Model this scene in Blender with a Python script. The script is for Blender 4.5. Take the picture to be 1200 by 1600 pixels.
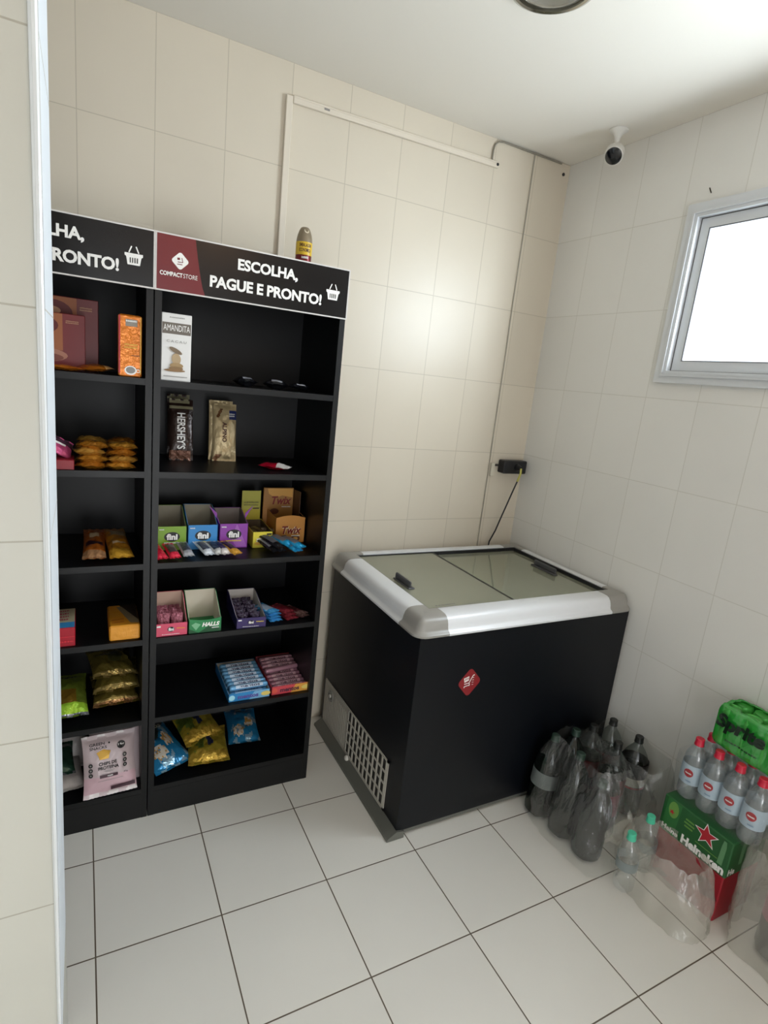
import bpy, math, random
from mathutils import Vector, Matrix, Euler, noise
for o in list(bpy.data.objects): bpy.data.objects.remove(o)
SC = bpy.context.scene
COL = SC.collection
# ------------------------------------------------------------------ camera, world, lights, exposure
CP = Vector((-1.9627, -2.2093, 1.5679))
YAW, PIT, ROL, FPX = .4989, -.2247, .1078, 887.5
cy, sy, cp_, sp_ = math.cos(YAW), math.sin(YAW), math.cos(PIT), math.sin(PIT)
fw = Vector((sy*cp_, cy*cp_, sp_)); rt = Vector((cy, -sy, 0)); up = rt.cross(fw)
r2 = math.cos(ROL)*rt + math.sin(ROL)*up; u2 = -math.sin(ROL)*rt + math.cos(ROL)*up
cam = bpy.data.cameras.new('camera'); camo = bpy.data.objects.new('camera', cam); COL.objects.link(camo)
cam.sensor_fit = 'HORIZONTAL'; cam.sensor_width = 36; cam.lens = FPX/1200*36; cam.clip_start = .01
camo.matrix_world = Matrix(((r2.x, u2.x, -fw.x, CP.x), (r2.y, u2.y, -fw.y, CP.y), (r2.z, u2.z, -fw.z, CP.z), (0, 0, 0, 1)))
SC.camera = camo
W = bpy.data.worlds.new('sky'); SC.world = W; W.use_nodes = True
W.node_tree.nodes['Background'].inputs[0].default_value = (.93, .97, 1, 1)
W.node_tree.nodes['Background'].inputs[1].default_value = 2.0
def light(name, kind, loc, power, color, size=.3, rot=(0, 0, 0), sy_=None):
    l = bpy.data.lights.new(name, kind); l.energy = power; l.color = color
    if kind == 'AREA':
        l.size = size
        if sy_: l.shape = 'RECTANGLE'; l.size_y = sy_
    elif kind == 'POINT': l.shadow_soft_size = size
    o = bpy.data.objects.new(name, l); COL.objects.link(o); o.location = loc; o.rotation_euler = rot
    return o
light('window_daylight', 'AREA', (.22, -1.5, 1.99), 112, (.96, .99, 1), 1.7, (0, math.radians(90), 0), .62)
light('ceiling_lamp_light', 'POINT', (-1.2, -2.5, 2.4), 3.5, (1, .56, .28), .12)
light('rear_fill_light', 'AREA', (-1.3, -4.2, .55), 20, (.98, .99, 1), 1.3, (math.radians(88), 0, math.radians(-8)), 1.1)  # added low fill behind the camera, shining through the rear wall opening
SC.view_settings.view_transform = 'Standard'; SC.view_settings.look = 'None'
SC.view_settings.gamma = 1; SC.view_settings.use_curve_mapping = False
SC.view_settings.exposure = 0.42
# ------------------------------------------------------------------ helpers
def lin(c):
    if isinstance(c, str):
        c = [int(c[i:i+2], 16)/255 for i in (0, 2, 4)]
    return tuple((x/12.92 if x <= .04045 else ((x+.055)/1.055)**2.4) for x in c) + (1,)
MATS = {}
def mat(name, c='808080', rough=.5, metal=0, coat=0, spec=.5, emit=0):
    if name in MATS: return MATS[name]
    m = bpy.data.materials.new(name); m.use_nodes = True; b = m.node_tree.nodes['Principled BSDF']
    b.inputs['Base Color'].default_value = lin(c); b.inputs['Roughness'].default_value = rough
    b.inputs['Metallic'].default_value = metal; b.inputs['Coat Weight'].default_value = coat
    b.inputs['Specular IOR Level'].default_value = spec
    MATS[name] = m; return m
def foil(name, c, rough=.28, metal=.45, bump=.35, scale=45):
    if name in MATS: return MATS[name]
    m = mat(name, c, rough, metal); nt = m.node_tree; b = nt.nodes['Principled BSDF']
    n = nt.nodes.new('ShaderNodeTexNoise'); n.inputs['Scale'].default_value = scale; n.inputs['Detail'].default_value = 3
    tc = nt.nodes.new('ShaderNodeTexCoord'); nt.links.new(tc.outputs['Object'], n.inputs['Vector'])
    bp = nt.nodes.new('ShaderNodeBump'); bp.inputs['Strength'].default_value = bump; bp.inputs['Distance'].default_value = .01
    nt.links.new(n.outputs['Fac'], bp.inputs['Height']); nt.links.new(bp.outputs['Normal'], b.inputs['Normal'])
    return m
def film(name, tint='ffffff', alpha=.9, rough=.12, bump=.6, scale=30, body='e4e8e8', milk=.05, edge=.45):
    """thin clear plastic: transparent, mirror-like at grazing angles, with a little milky body"""
    if name in MATS: return MATS[name]
    m = bpy.data.materials.new(name); m.use_nodes = True; nt = m.node_tree; nt.nodes.clear()
    N = lambda t: nt.nodes.new(t); L = nt.links.new
    out = N('ShaderNodeOutputMaterial'); tr = N('ShaderNodeBsdfTransparent'); tr.inputs[0].default_value = lin(tint)
    gl = N('ShaderNodeBsdfGlossy'); gl.inputs['Roughness'].default_value = rough; gl.inputs['Color'].default_value = (1, 1, 1, 1)
    df = N('ShaderNodeBsdfDiffuse'); df.inputs['Color'].default_value = lin(body)
    m1 = N('ShaderNodeMixShader'); m1.inputs[0].default_value = milk; L(tr.outputs[0], m1.inputs[1]); L(df.outputs[0], m1.inputs[2])
    mx = N('ShaderNodeMixShader'); lw = N('ShaderNodeLayerWeight'); lw.inputs['Blend'].default_value = .3
    pw = N('ShaderNodeMath'); pw.operation = 'POWER'; L(lw.outputs['Facing'], pw.inputs[0]); pw.inputs[1].default_value = 2.0
    mr = N('ShaderNodeMapRange'); mr.inputs['To Min'].default_value = 1-alpha; mr.inputs['To Max'].default_value = min(1, 1-alpha+edge)
    L(pw.outputs[0], mr.inputs['Value']); L(mr.outputs[0], mx.inputs[0])
    L(m1.outputs[0], mx.inputs[1]); L(gl.outputs[0], mx.inputs[2]); L(mx.outputs[0], out.inputs[0])
    if bump:
        n = N('ShaderNodeTexNoise'); n.inputs['Scale'].default_value = scale; n.inputs['Detail'].default_value = 4; n.inputs['Distortion'].default_value = 1.5
        tc = N('ShaderNodeTexCoord'); mp = N('ShaderNodeMapping'); mp.inputs['Scale'].default_value = (1, 1, .35); L(tc.outputs['Object'], mp.inputs[0]); L(mp.outputs[0], n.inputs['Vector'])
        bp = N('ShaderNodeBump'); bp.inputs['Strength'].default_value = bump; bp.inputs['Distance'].default_value = .02
        L(n.outputs['Fac'], bp.inputs['Height']); L(bp.outputs['Normal'], gl.inputs['Normal'])
    MATS[name] = m; return m
def tiles(name, c, grout, ax, off, size, mortar, rough=.35, bump=.25, var=.015):
    m = bpy.data.materials.new(name); m.use_nodes = True; nt = m.node_tree; b = nt.nodes['Principled BSDF']
    g = nt.nodes.new('ShaderNodeNewGeometry'); s = nt.nodes.new('ShaderNodeSeparateXYZ'); nt.links.new(g.outputs['Position'], s.inputs[0])
    cb = nt.nodes.new('ShaderNodeCombineXYZ')
    for i in (0, 1):
        a = nt.nodes.new('ShaderNodeMath'); a.operation = 'SUBTRACT'; nt.links.new(s.outputs[ax[i]], a.inputs[0]); a.inputs[1].default_value = off[i] - 40*size[i]
        nt.links.new(a.outputs[0], cb.inputs[i])
    br = nt.nodes.new('ShaderNodeTexBrick'); br.offset = 0; br.squash = 1
    br.inputs['Scale'].default_value = 1; br.inputs['Brick Width'].default_value = size[0]; br.inputs['Row Height'].default_value = size[1]
    br.inputs['Mortar Size'].default_value = mortar; br.inputs['Mortar Smooth'].default_value = .3
    l = lin(c); br.inputs['Color1'].default_value = l; br.inputs['Color2'].default_value = tuple(x*(1-var*2) for x in l[:3]) + (1,)
    br.inputs['Mortar'].default_value = lin(grout); nt.links.new(cb.outputs[0], br.inputs['Vector'])
    nz = nt.nodes.new('ShaderNodeTexNoise'); nz.inputs['Scale'].default_value = 2.3; nz.inputs['Detail'].default_value = 5; nt.links.new(g.outputs['Position'], nz.inputs['Vector'])
    mx = nt.nodes.new('ShaderNodeMixRGB'); mx.blend_type = 'MULTIPLY'; mx.inputs[0].default_value = .12
    nt.links.new(br.outputs['Color'], mx.inputs[1]); nt.links.new(nz.outputs['Fac'], mx.inputs[2]); nt.links.new(mx.outputs[0], b.inputs['Base Color'])
    n3 = nt.nodes.new('ShaderNodeTexNoise'); n3.inputs['Scale'].default_value = 7; n3.inputs['Detail'].default_value = 2; nt.links.new(g.outputs['Position'], n3.inputs['Vector'])
    ma = nt.nodes.new('ShaderNodeMath'); ma.operation = 'MULTIPLY_ADD'; nt.links.new(br.outputs['Fac'], ma.inputs[0]); ma.inputs[1].default_value = -1
    mb = nt.nodes.new('ShaderNodeMath'); mb.operation = 'MULTIPLY'; nt.links.new(n3.outputs['Fac'], mb.inputs[0]); mb.inputs[1].default_value = .8
    nt.links.new(mb.outputs[0], ma.inputs[2])
    bp = nt.nodes.new('ShaderNodeBump'); bp.inputs['Strength'].default_value = bump; bp.inputs['Distance'].default_value = .004
    nt.links.new(ma.outputs[0], bp.inputs['Height']); nt.links.new(bp.outputs['Normal'], b.inputs['Normal'])
    b.inputs['Roughness'].default_value = rough
    return m
def tag(o, label=None, cat=None, group=None, kind=None):
    if label: o['label'] = label
    if cat: o['category'] = cat
    if group: o['group'] = group
    if kind: o['kind'] = kind
    return o
XF = {}
def thing(name, label, cat, loc, rot=(0, 0, 0), group=None):
    o = bpy.data.objects.new(name, None); COL.objects.link(o); o.empty_display_size = .02
    if not isinstance(rot, tuple): rot = (0, 0, rot)
    o.location = loc; o.rotation_euler = rot; tag(o, label, cat, group)
    XF[o.name] = Matrix.LocRotScale(Vector(loc), Euler(rot), None)
    return o
class MB:
    def __init__(s): s.v = []; s.f = []; s.m = []; s.cm = 0
    def add(s, vs, fs, mi=None, M=None):
        b = len(s.v)
        s.v += [tuple(M @ Vector(v)) if M is not None else tuple(v) for v in vs]
        for k, f in enumerate(fs):
            s.f.append(tuple(b+i for i in f)); s.m.append(s.cm if mi is None else (mi[k] if isinstance(mi, list) else mi))
        return s
    def box(s, x0, x1, y0, y1, z0, z1, mi=None, M=None, bev=0):
        if bev:
            b = min(bev, (x1-x0)*.45, (y1-y0)*.45, (z1-z0)*.45); vs = []; fs = []
            for (zz, d) in ((z0, b), (z0+b, 0), (z1-b, 0), (z1, b)):
                X0, X1, Y0, Y1 = x0+d, x1-d, y0+d, y1-d
                c = b if d == 0 else b*.4
                vs += [(X0+c, Y0, zz), (X1-c, Y0, zz), (X1, Y0+c, zz), (X1, Y1-c, zz), (X1-c, Y1, zz), (X0+c, Y1, zz), (X0, Y1-c, zz), (X0, Y0+c, zz)]
            for k in range(3):
                for i in range(8): fs.append((k*8+i, k*8+(i+1) % 8, k*8+8+(i+1) % 8, k*8+8+i))
            fs.append(tuple(range(7, -1, -1))); fs.append(tuple(range(24, 32)))
            return s.add(vs, fs, mi, M)
        vs = [(x0, y0, z0), (x1, y0, z0), (x1, y1, z0), (x0, y1, z0), (x0, y0, z1), (x1, y0, z1), (x1, y1, z1), (x0, y1, z1)]
        return s.add(vs, [(3, 2, 1, 0), (4, 5, 6, 7), (0, 1, 5, 4), (1, 2, 6, 5), (2, 3, 7, 6), (3, 0, 4, 7)], mi, M)
    def lathe(s, prof, n=24, mi=None, M=None, cap=True, mod=None):
        vs = []; fs = []
        for (z, r) in prof:
            for i in range(n):
                a = 2*math.pi*i/n; rr = r*(mod(a, z) if mod else 1)
                vs.append((rr*math.cos(a), rr*math.sin(a), z))
        for k in range(len(prof)-1):
            for i in range(n): fs.append((k*n+i, k*n+(i+1) % n, (k+1)*n+(i+1) % n, (k+1)*n+i))
        if cap:
            fs.append(tuple(range(n-1, -1, -1))); L = (len(prof)-1)*n; fs.append(tuple(range(L, L+n)))
        return s.add(vs, fs, mi, M)
    def tube(s, pts, r, n=8, mi=None, M=None):
        pts = [Vector(p) for p in pts]; vs = []; fs = []; ref = Vector((.3, .5, .8)).normalized()
        for k, p in enumerate(pts):
            t = (pts[min(k+1, len(pts)-1)] - pts[max(k-1, 0)]).normalized(); a = t.cross(ref).normalized(); b = t.cross(a)
            rr = r[k] if isinstance(r, (list, tuple)) else r
            for i in range(n): q = 2*math.pi*i/n; vs.append(p + a*rr*math.cos(q) + b*rr*math.sin(q))
        for k in range(len(pts)-1):
            for i in range(n): fs.append((k*n+i, k*n+(i+1) % n, (k+1)*n+(i+1) % n, (k+1)*n+i))
        fs.append(tuple(range(n-1, -1, -1))); L = (len(pts)-1)*n; fs.append(tuple(range(L, L+n)))
        return s.add(vs, fs, mi, M)
    def prism(s, poly, d0, d1, plane='xz', mi=None, M=None):
        """extrude a 2-D polygon; plane xz extrudes along y, xy along z, yz along x"""
        def P(a, b, d): return {'xz': (a, d, b), 'xy': (a, b, d), 'yz': (d, a, b)}[plane]
        n = len(poly); vs = [P(a, b, d0) for a, b in poly] + [P(a, b, d1) for a, b in poly]
        fs = [tuple(range(n)), tuple(range(2*n-1, n-1, -1))] + [(i, i+n, (i+1) % n+n, (i+1) % n) for i in range(n)]
        return s.add(vs, fs, mi, M)
    def build(s, name, mats, parent=None, world=False, smooth=False):
        me = bpy.data.meshes.new(name); vs = s.v
        if world and parent is not None:
            I = XF[parent.name].inverted() if parent.name in XF else Matrix.Identity(4); vs = [tuple(I @ Vector(v)) for v in vs]
        me.from_pydata(vs, [], s.f)
        for m in (mats if isinstance(mats, (list, tuple)) else [mats]): me.materials.append(m)
        me.polygons.foreach_set('material_index', s.m)
        if smooth: me.polygons.foreach_set('use_smooth', [True]*len(s.f))
        me.update()
        o = bpy.data.objects.new(name, me); COL.objects.link(o)
        if parent is not None: o.parent = parent
        if smooth == 'auto':
            try: me.set_sharp_from_angle(angle=math.radians(38))
            except Exception: pass
        return o
def place(o, loc, rot=(0, 0, 0)):
    if not isinstance(rot, tuple): rot = (0, 0, rot)
    o.location = loc; o.rotation_euler = rot
    XF[o.name] = Matrix.LocRotScale(Vector(loc), Euler(rot), None); return o
def copy_tree(o, parent=None):
    c = o.copy(); COL.objects.link(c)
    if parent is not None: c.parent = parent
    for ch in [x for x in o.children]: copy_tree(ch, c)
    return c
TXT = {}
def text_mesh(t, bold=.0, shear=0, space=1.0):
    k = (t, bold, shear, space)
    if k in TXT: return TXT[k]
    c = bpy.data.curves.new('t', 'FONT'); c.body = t; c.offset = bold; c.shear = shear; c.resolution_u = 3; c.space_character = space
    o = bpy.data.objects.new('t', c); COL.objects.link(o); dg = bpy.context.evaluated_depsgraph_get(); dg.update()
    me = bpy.data.meshes.new_from_object(o.evaluated_get(dg)); vs = [tuple(v.co[:2]) for v in me.vertices]; fs = [tuple(p.vertices) for p in me.polygons]
    bpy.data.objects.remove(o); bpy.data.curves.remove(c); bpy.data.meshes.remove(me)
    xs = [v[0] for v in vs] or [0, 1]; ys = [v[1] for v in vs] or [0, 1]; x0, x1, y0, y1 = min(xs), max(xs), min(ys), max(ys)
    TXT[k] = ([((x-x0)/(x1-x0), (y-y0)/(y1-y0)) for x, y in vs], fs); return TXT[k]
class Art:
    """flat printing: 2-D shapes in layers, mapped onto a surface by a function (u, v, lift) -> point"""
    def __init__(s): s.L = []
    def raw(s, vs, fs, m): s.L.append((vs, fs, m)); return s
    def poly(s, pts, m): return s.raw(pts, [tuple(range(len(pts)))], m)
    def rect(s, x0, x1, y0, y1, m, n=(1, 1)):
        vs = [(x0+(x1-x0)*i/n[0], y0+(y1-y0)*j/n[1]) for j in range(n[1]+1) for i in range(n[0]+1)]; w = n[0]+1
        return s.raw(vs, [(j*w+i, j*w+i+1, (j+1)*w+i+1, (j+1)*w+i) for j in range(n[1]) for i in range(n[0])], m)
    def ell(s, cx, cy_, rx, ry, m, n=20, rot=0):
        c, q = math.cos(rot), math.sin(rot); P = [(rx*math.cos(a), ry*math.sin(a)) for a in [2*math.pi*i/n for i in range(n)]]
        return s.raw([(cx, cy_)] + [(cx+a*c-b*q, cy_+a*q+b*c) for a, b in P], [(0, i+1, (i+1) % n+1) for i in range(n)], m)
    def line(s, x0, y0, x1, y1, w, m):
        d = math.hypot(x1-x0, y1-y0); nx, ny = -(y1-y0)/d*w/2, (x1-x0)/d*w/2
        return s.poly([(x0-nx, y0-ny), (x1-nx, y1-ny), (x1+nx, y1+ny), (x0+nx, y0+ny)], m)
    def squig(s, x0, x1, y0, y1, m, rows=1, seed=0):
        # print too small to read: short strokes
        rnd = random.Random(seed); h = (y1-y0)/rows
        for k in range(rows):
            x = x0; yy = y0+h*(k+.2)
            while x < x1-.0008:
                w = min(x1-x, (x1-x0)*rnd.uniform(.05, .11)); s.rect(x, x+w*.72, yy, yy+h*rnd.uniform(.45, .62), m); x += w
        return s
    def star(s, cx, cy_, r, m, rot=0, k=.4):
        P = [(cx+(r if i % 2 == 0 else r*k)*math.sin(rot+math.pi*i/5), cy_+(r if i % 2 == 0 else r*k)*math.cos(rot+math.pi*i/5)) for i in range(10)]
        return s.raw([(cx, cy_)]+P, [(0, i+1, (i+1) % 10+1) for i in range(10)], m)
    def text(s, t, x0, x1, y0, y1, m, bold=.0, shear=0, rot=0, space=1.0):
        vs, fs = text_mesh(t, bold, shear, space); w, h = x1-x0, y1-y0; cx, cy_ = (x0+x1)/2, (y0+y1)/2; c, q = math.cos(rot), math.sin(rot)
        out = []
        for (a, b) in vs:
            X, Y = (a-.5)*w, (b-.5)*h; out.append((cx+X*c-Y*q, cy_+X*q+Y*c))
        return s.raw(out, fs, m)
    def build(s, name, parent, f, eps=.0004, step=.00018, world=False):
        mb = MB(); mats = []
        for k, (vs, fs, m) in enumerate(s.L):
            if m not in mats: mats.append(m)
            mb.add([f(a, b, eps+step*k) for a, b in vs], fs, mats.index(m))
        return mb.build(name, mats, parent, world=world)
def plane(o, U, V):
    o, U, V = Vector(o), Vector(U), Vector(V); N = U.cross(V).normalized()
    return lambda a, b, e: o + U*a + V*b + N*e
FR = lambda x, y, z: plane((x, y, z), (1, 0, 0), (0, 0, 1))        # faces -y
white_ink = mat('white ink', 'f2f0ec', .5); black_ink = mat('black ink', '141214', .5); red_ink = mat('red ink', 'a81a26', .45)
yellow_ink = mat('yellow ink', 'e8cf3a', .5); gold_ink = mat('gold ink', 'c89b3c', .4, .3); navy_ink = mat('navy ink', '1c2350', .45)
grey_ink = mat('grey ink', '8c8884', .5); brown_ink = mat('brown ink', '4a2416', .5)
# ------------------------------------------------------------------ the room
H = 2.6051; XR = .008
TW, TH = .22285, .33
wall_tile = lambda n, ax, o, c='dcd2c0', g='c2b8a6': tiles(n, c, g, ax, o, (TW, TH), .0016, .37, .2)
m_back = wall_tile('back wall tiles', (0, 2), (-1.7476, H)); m_right = wall_tile('right wall tiles', (1, 2), (-.6439, H), 'eae8e2', 'd6d3ca')
m_pier = wall_tile('pier tiles', (0, 2), (-2.2376, H), 'cfcec4', 'b0ac9f')
m_floor = tiles('floor tiles', 'eae7df', '645849', (0, 1), (-1.9501, -.5265), (.3302, .3302), .0022, .32, .3, .02)
m_ceil = mat('ceiling paint', 'e8e3d9', .7); m_paint = mat('white gloss paint', 'e4e2de', .35)
def struct(name, mb, m, world=True): return tag(mb.build(name, m), kind='structure')
struct('floor', MB().box(-3.6, .12, -4.4, .1, -.1, 0), m_floor)
struct('ceiling', MB().box(-3.6, .12, -4.4, .1, H, H+.1), m_ceil)
struct('wall_back', MB().box(-2.55, .12, 0, .1, 0, H), m_back)
WY0, WY1, WZ0, WZ1 = -2.32, -.705, 1.705, 2.272      # window opening
b = MB(); b.box(XR, XR+.13, -4.4, WY0, 0, H).box(XR, XR+.13, WY1, 0, 0, H).box(XR, XR+.13, WY0, WY1, 0, WZ0).box(XR, XR+.13, WY0, WY1, WZ1, H)
struct('wall_right', b, m_right)
struct('wall_left', MB().box(-2.55, -2.45, -1.0, 0, 0, H), m_paint)
struct('wall_front', MB().box(-3.6, -2.0115, -1.268, -1.0, 0, H), m_pier)
struct('wall_side', MB().box(-3.6, -3.5, -4.4, -1.268, 0, H), m_paint)
struct('wall_rear', MB().box(-3.5, -2.3, -3.55, -3.45, 0, H).box(-1.2, XR, -3.55, -3.45, 0, H).box(-2.3, -1.2, -3.55, -3.45, 2.05, H), m_paint)  # unseen wall; its door-shaped gap is added to let the rear fill through
# glossy corner trim of the pier with its jamb face
m_trim = mat('white aluminium trim', 'e9edf0', .16, .25); m_jamb = mat('jamb white', 'e4eaf0', .65, 0, 0, .15)
b = MB(); b.prism([(-2.0175, -1.271), (-2.0165, -1.2735), (-2.0125, -1.2765), (-2.0075, -1.277), (-2.0045, -1.2745), (-2.0038, -1.268), (-2.0115, -1.268)], 0, H, 'xy')
def off_plumb(b):
    b.v = [(x - .0085*(1-z/H)*max(0, min(1, (x+2.0175)/.014)), y, z) for x, y, z in b.v]
off_plumb(b); struct('trim_1', b, m_trim)
b = MB(); b.box(-2.0115, -2.0045, -1.268, -1.0, 0, H, 0)
for z in (H-.33*k for k in range(8)): b.box(-2.0046, -2.0042, -1.268, -1.0, z-.001, z+.001, 1)
off_plumb(b); o = b.build('trim_2', [m_jamb, mat('jamb grout', 'c8c4ba', .6)]); tag(o, kind='structure')
# window: aluminium frame, two sashes, frosted panes
m_al = mat('white aluminium', 'd3d6d9', .35, .1)
def ring(b, x0, x1, y0, y1, z0, z1, w, mi=None):
    b.box(x0, x1, y0, y1, z0, z0+w, mi).box(x0, x1, y0, y1, z1-w, z1, mi).box(x0, x1, y0, y0+w, z0+w, z1-w, mi).box(x0, x1, y1-w, y1, z0+w, z1-w, mi); return b
wr = thing('window_1', None, None, (XR, -1.5, 1.675)); tag(wr, kind='structure')
b = MB(); ring(b, XR-.016, XR-.0005, WY0-.032, -.673, 1.675, 2.304, .034)
b2 = MB(); ring(b2, XR-.016, XR+.09, WY0+.001, WY1-.001, WZ0+.001, WZ1-.001, .014); ring(b2, XR-.022, XR-.008, WY0+.001-.006, WY1+.005, WZ0-.005, WZ1+.005, .008)
b.build('window_casing', m_al, wr, world=True); b2.build('window_frame', m_al, wr, world=True)
sb = mat('sash gasket', '5a5a5c', .6)
pane_m = film('frosted window glass', 'f6fbff', .94, .3, 0, body='eef4f8')
ym = (WY0+WY1)/2
for (a0, a1, xo) in ((ym-.02, WY1-.017, 0.008), (WY0+.017, ym+.02, .036)):
    s_ = ring(MB(), XR+xo, XR+xo+.024, a0, a1, WZ0+.017, WZ1-.017, .036).build('sash', m_al, wr, world=True)
    g_ = ring(MB(), XR+xo-.001, XR+xo+.003, a0+.035, a1-.035, WZ0+.052, WZ1-.052, .003); XF[s_.name] = XF[wr.name]; g_.build('gasket', sb, s_, world=True)
    g2_ = ring(MB(), XR+xo-.0012, XR+xo+.004, a0-.001, a1+.001, WZ0+.0155, WZ1-.0155, .0025); g2_.build('outer_gasket', sb, s_, world=True)
    MB().box(XR+xo+.010, XR+xo+.014, a0+.03, a1-.03, WZ0+.047, WZ1-.047).build('pane', pane_m, s_, world=True)
# small screw in the wall above the window, dark plug hole near the corner
o = MB().tube([(XR, -.74, 2.335), (XR-.02, -.745, 2.345)], .002).build('screw', mat('dark steel', '5a5650', .4, .8)); tag(o, 'tiny dark screw sticking out of the wall above the window frame corner', 'screw')
M = Matrix.Translation((-.027, 0, 2.561)) @ Matrix.Rotation(math.pi/2, 4, 'X')
o = MB().lathe([(0, .007), (.004, .007), (.005, .005)], 12, M=M).build('wall_plug', mat('black plastic', '17171a', .4)); tag(o, 'small black wall plug in the back wall near the ceiling corner', 'wall plug')
# ------------------------------------------------------------------ shelf units
m_mdf = mat('black laminate', '08090b', .42, spec=.35); m_mdfi = mat('black laminate inside', '07080b', .45, spec=.3)
m_sb = mat('sign black', '0b090b', .25, spec=.4); m_sr = mat('sign red', '6e1820', .32)
YF = -.385; ZS = {1: 1.503, 2: 1.228, 3: .934, 4: .675, 5: .383, 6: .115}
def basket(A, cx, cz, w, m, mk):
    h = w*.72
    A.poly([(cx-w/2, cz+h*.28), (cx+w/2, cz+h*.28), (cx+w*.5, cz+h*.08), (cx+w*.42, cz+.0), (cx+w*.34, cz-h*.62), (cx-w*.34, cz-h*.62), (cx-w*.42, cz), (cx-w*.5, cz+h*.08)], m)
    for i in range(4): x = cx+(i-1.5)*w*.13; A.line(x, cz-h*.06, x, cz-h*.46, w*.06, mk)
    A.line(cx-w*.27, cz+h*.32, cx-w*.12, cz+h*.82, w*.07, m); A.line(cx+w*.27, cz+h*.32, cx+w*.12, cz+h*.82, w*.07, m)
def unit(x0, x1, name_label, red_right):
    t = thing('shelf_unit', name_label, 'shelf unit', ((x0+x1)/2, -.19, 0)); T = .019
    MB().box(x0, x0+T, YF, -.012, 0, 1.90).build('side_panel', m_mdf, t, world=True)
    MB().box(x1-T, x1, YF, -.012, 0, 1.90).build('side_panel', m_mdf, t, world=True)
    MB().box(x0+T, x1-T, -.02, -.012, .08, 1.90).build('back_panel', m_mdfi, t, world=True)
    MB().box(x0+T, x1-T, YF, -.02, 1.882, 1.90).build('top_panel', m_mdf, t, world=True)
    MB().box(x0+T, x1-T, YF+.001, YF+.018, 0, ZS[6]-.02).build('kick_board', m_mdf, t, world=True)
    for k, z in ZS.items(): MB().box(x0+T, x1-T, YF+.001, -.02, z-.019, z).build('shelf', m_mdf, t, world=True)
    # sign board
    sx0, sx1, z0, z1 = x0-.001, x1+.002, 1.752, 1.906
    s = MB().box(sx0, sx1, YF-.006, YF-.0005, z0, z1).build('sign_board', mat('sign edge white', 'd8d4d0', .5), t, world=True); XF[s.name] = XF[t.name]
    A = Art(); e = .004
    A.rect(sx0+e, sx1-e, z0+e, z1-e, m_sb)
    xr = sx0+.1085
    A.poly([(sx0+e, z0+e), (xr+.028, z0+e)] + [(xr+.028-.03*(i/8)**.7, z0+e+(z1-z0-2*e)*i/8) for i in range(1, 9)] + [(sx0+e, z1-e)], m_sr)
    cx, cz = sx0+.066, 1.838; R = .021; P = []
    for k in range(4):
        a0 = math.pi/2*k
        for j in range(5):
            a = a0-math.pi/4*.9+math.pi/2*.9*j/4; P.append((cx+math.cos(a0)*R*.72+math.cos(a)*R*.34, cz+math.sin(a0)*R*.72+math.sin(a)*R*.34))
    A.poly(P, white_ink)
    A.line(cx-.008, cz+.005, cx-.001, cz+.006, .006, m_sr); A.line(cx+.004, cz+.009, cx+.007, cz-.003, .002, m_sr); A.line(cx+.007, cz-.003, cx-.007, cz-.003, .002, m_sr); A.line(cx-.008, cz-.009, cx+.006, cz-.009, .002, m_sr)
    A.text('COMPACT', sx0+.012, sx0+.073, 1.794, 1.806, white_ink, .03); A.text('STORE', sx0+.075, sx0+.114, 1.794, 1.806, white_ink)
    A.text('ESCOLHA,', sx0+.228, sx0+.414, 1.838, 1.875, white_ink, .038); A.text('PAGUE E PRONTO!', sx0+.149, sx0+.497, 1.783, 1.816, white_ink, .038, space=.98)
    basket(A, sx0+.534, 1.826, .046, white_ink, m_sb)
    A.build('sign_print', s, plane((0, YF-.006, 0), (1, 0, 0), (0, 0, 1)), world=True)
    return t
unit(-1.779, -1.192, 'black open shelf unit with full sign, standing beside the freezer', 1)
unit(-2.368, -1.7825, 'black open shelf unit partly hidden behind the white-edged wall pier on the left', 0)
# ------------------------------------------------------------------ packaging builders
def tray(name, label, cat, x, y, z, w, d, hf, hb, c, inner='cfc6b4', rz=0, front=None, dip=0, group=None, flap=0, cs=None):
    """open cardboard display box: low front, tall back; origin = middle of the front bottom edge"""
    t = thing(name, label, cat, (x, y, z), rz, group); m = mat('card '+c, c, .45); mi = mat('card inside '+inner, inner, .7); T = .0015
    b = MB(); b.box(-w/2, w/2, 0, d, 0, T, 0)
    n = 12
    top = [(-w/2+w*i/n, hf-dip*math.sin(math.pi*i/n)) for i in range(n+1)]
    b.prism([(-w/2, 0), (w/2, 0)] + top[::-1], 0, T, 'xz', 0)
    b.prism([(-w/2, 0), (w/2, 0), (w/2, hb), (-w/2, hb)], d-T, d, 'xz', 0)
    b.box(-w/2+T, w/2-T, d-2*T, d-T, 0, hb-.001, 1)
    for sx in (-1, 1):
        q = [(0, 0), (d, 0), (d, hb), (d*.82, hb), (d*.12, hf), (0, hf)]
        xa = sx*w/2-(T if sx > 0 else 0); b.prism(q, xa, xa+T, 'yz', 0)
        xb = xa-sx*T; q2 = [(T, T), (d-T, T), (d-T, hb-.001), (d*.82, hb-.001), (d*.12, hf-.001), (T, hf-.001)]; b.prism(q2, xb, xb+T, 'yz', 1)
    if flap:
        for sx in (-1, 1): b.prism([(sx*w/2, hb*.8), (sx*w/2, hb*.98), (sx*(w/2+flap), hb+flap*.9), (sx*(w/2+flap*.9), hb+flap*.7)][::sx], d*.4, d*.4+T, 'xz', 0)
    o = b.build('carton', [m, mi], t)
    if front:
        A = Art(); front(A, w, hf); A.build('carton_print', t, plane((0, 0, 0), (1, 0, 0), (0, 0, 1)))
    return t
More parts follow.
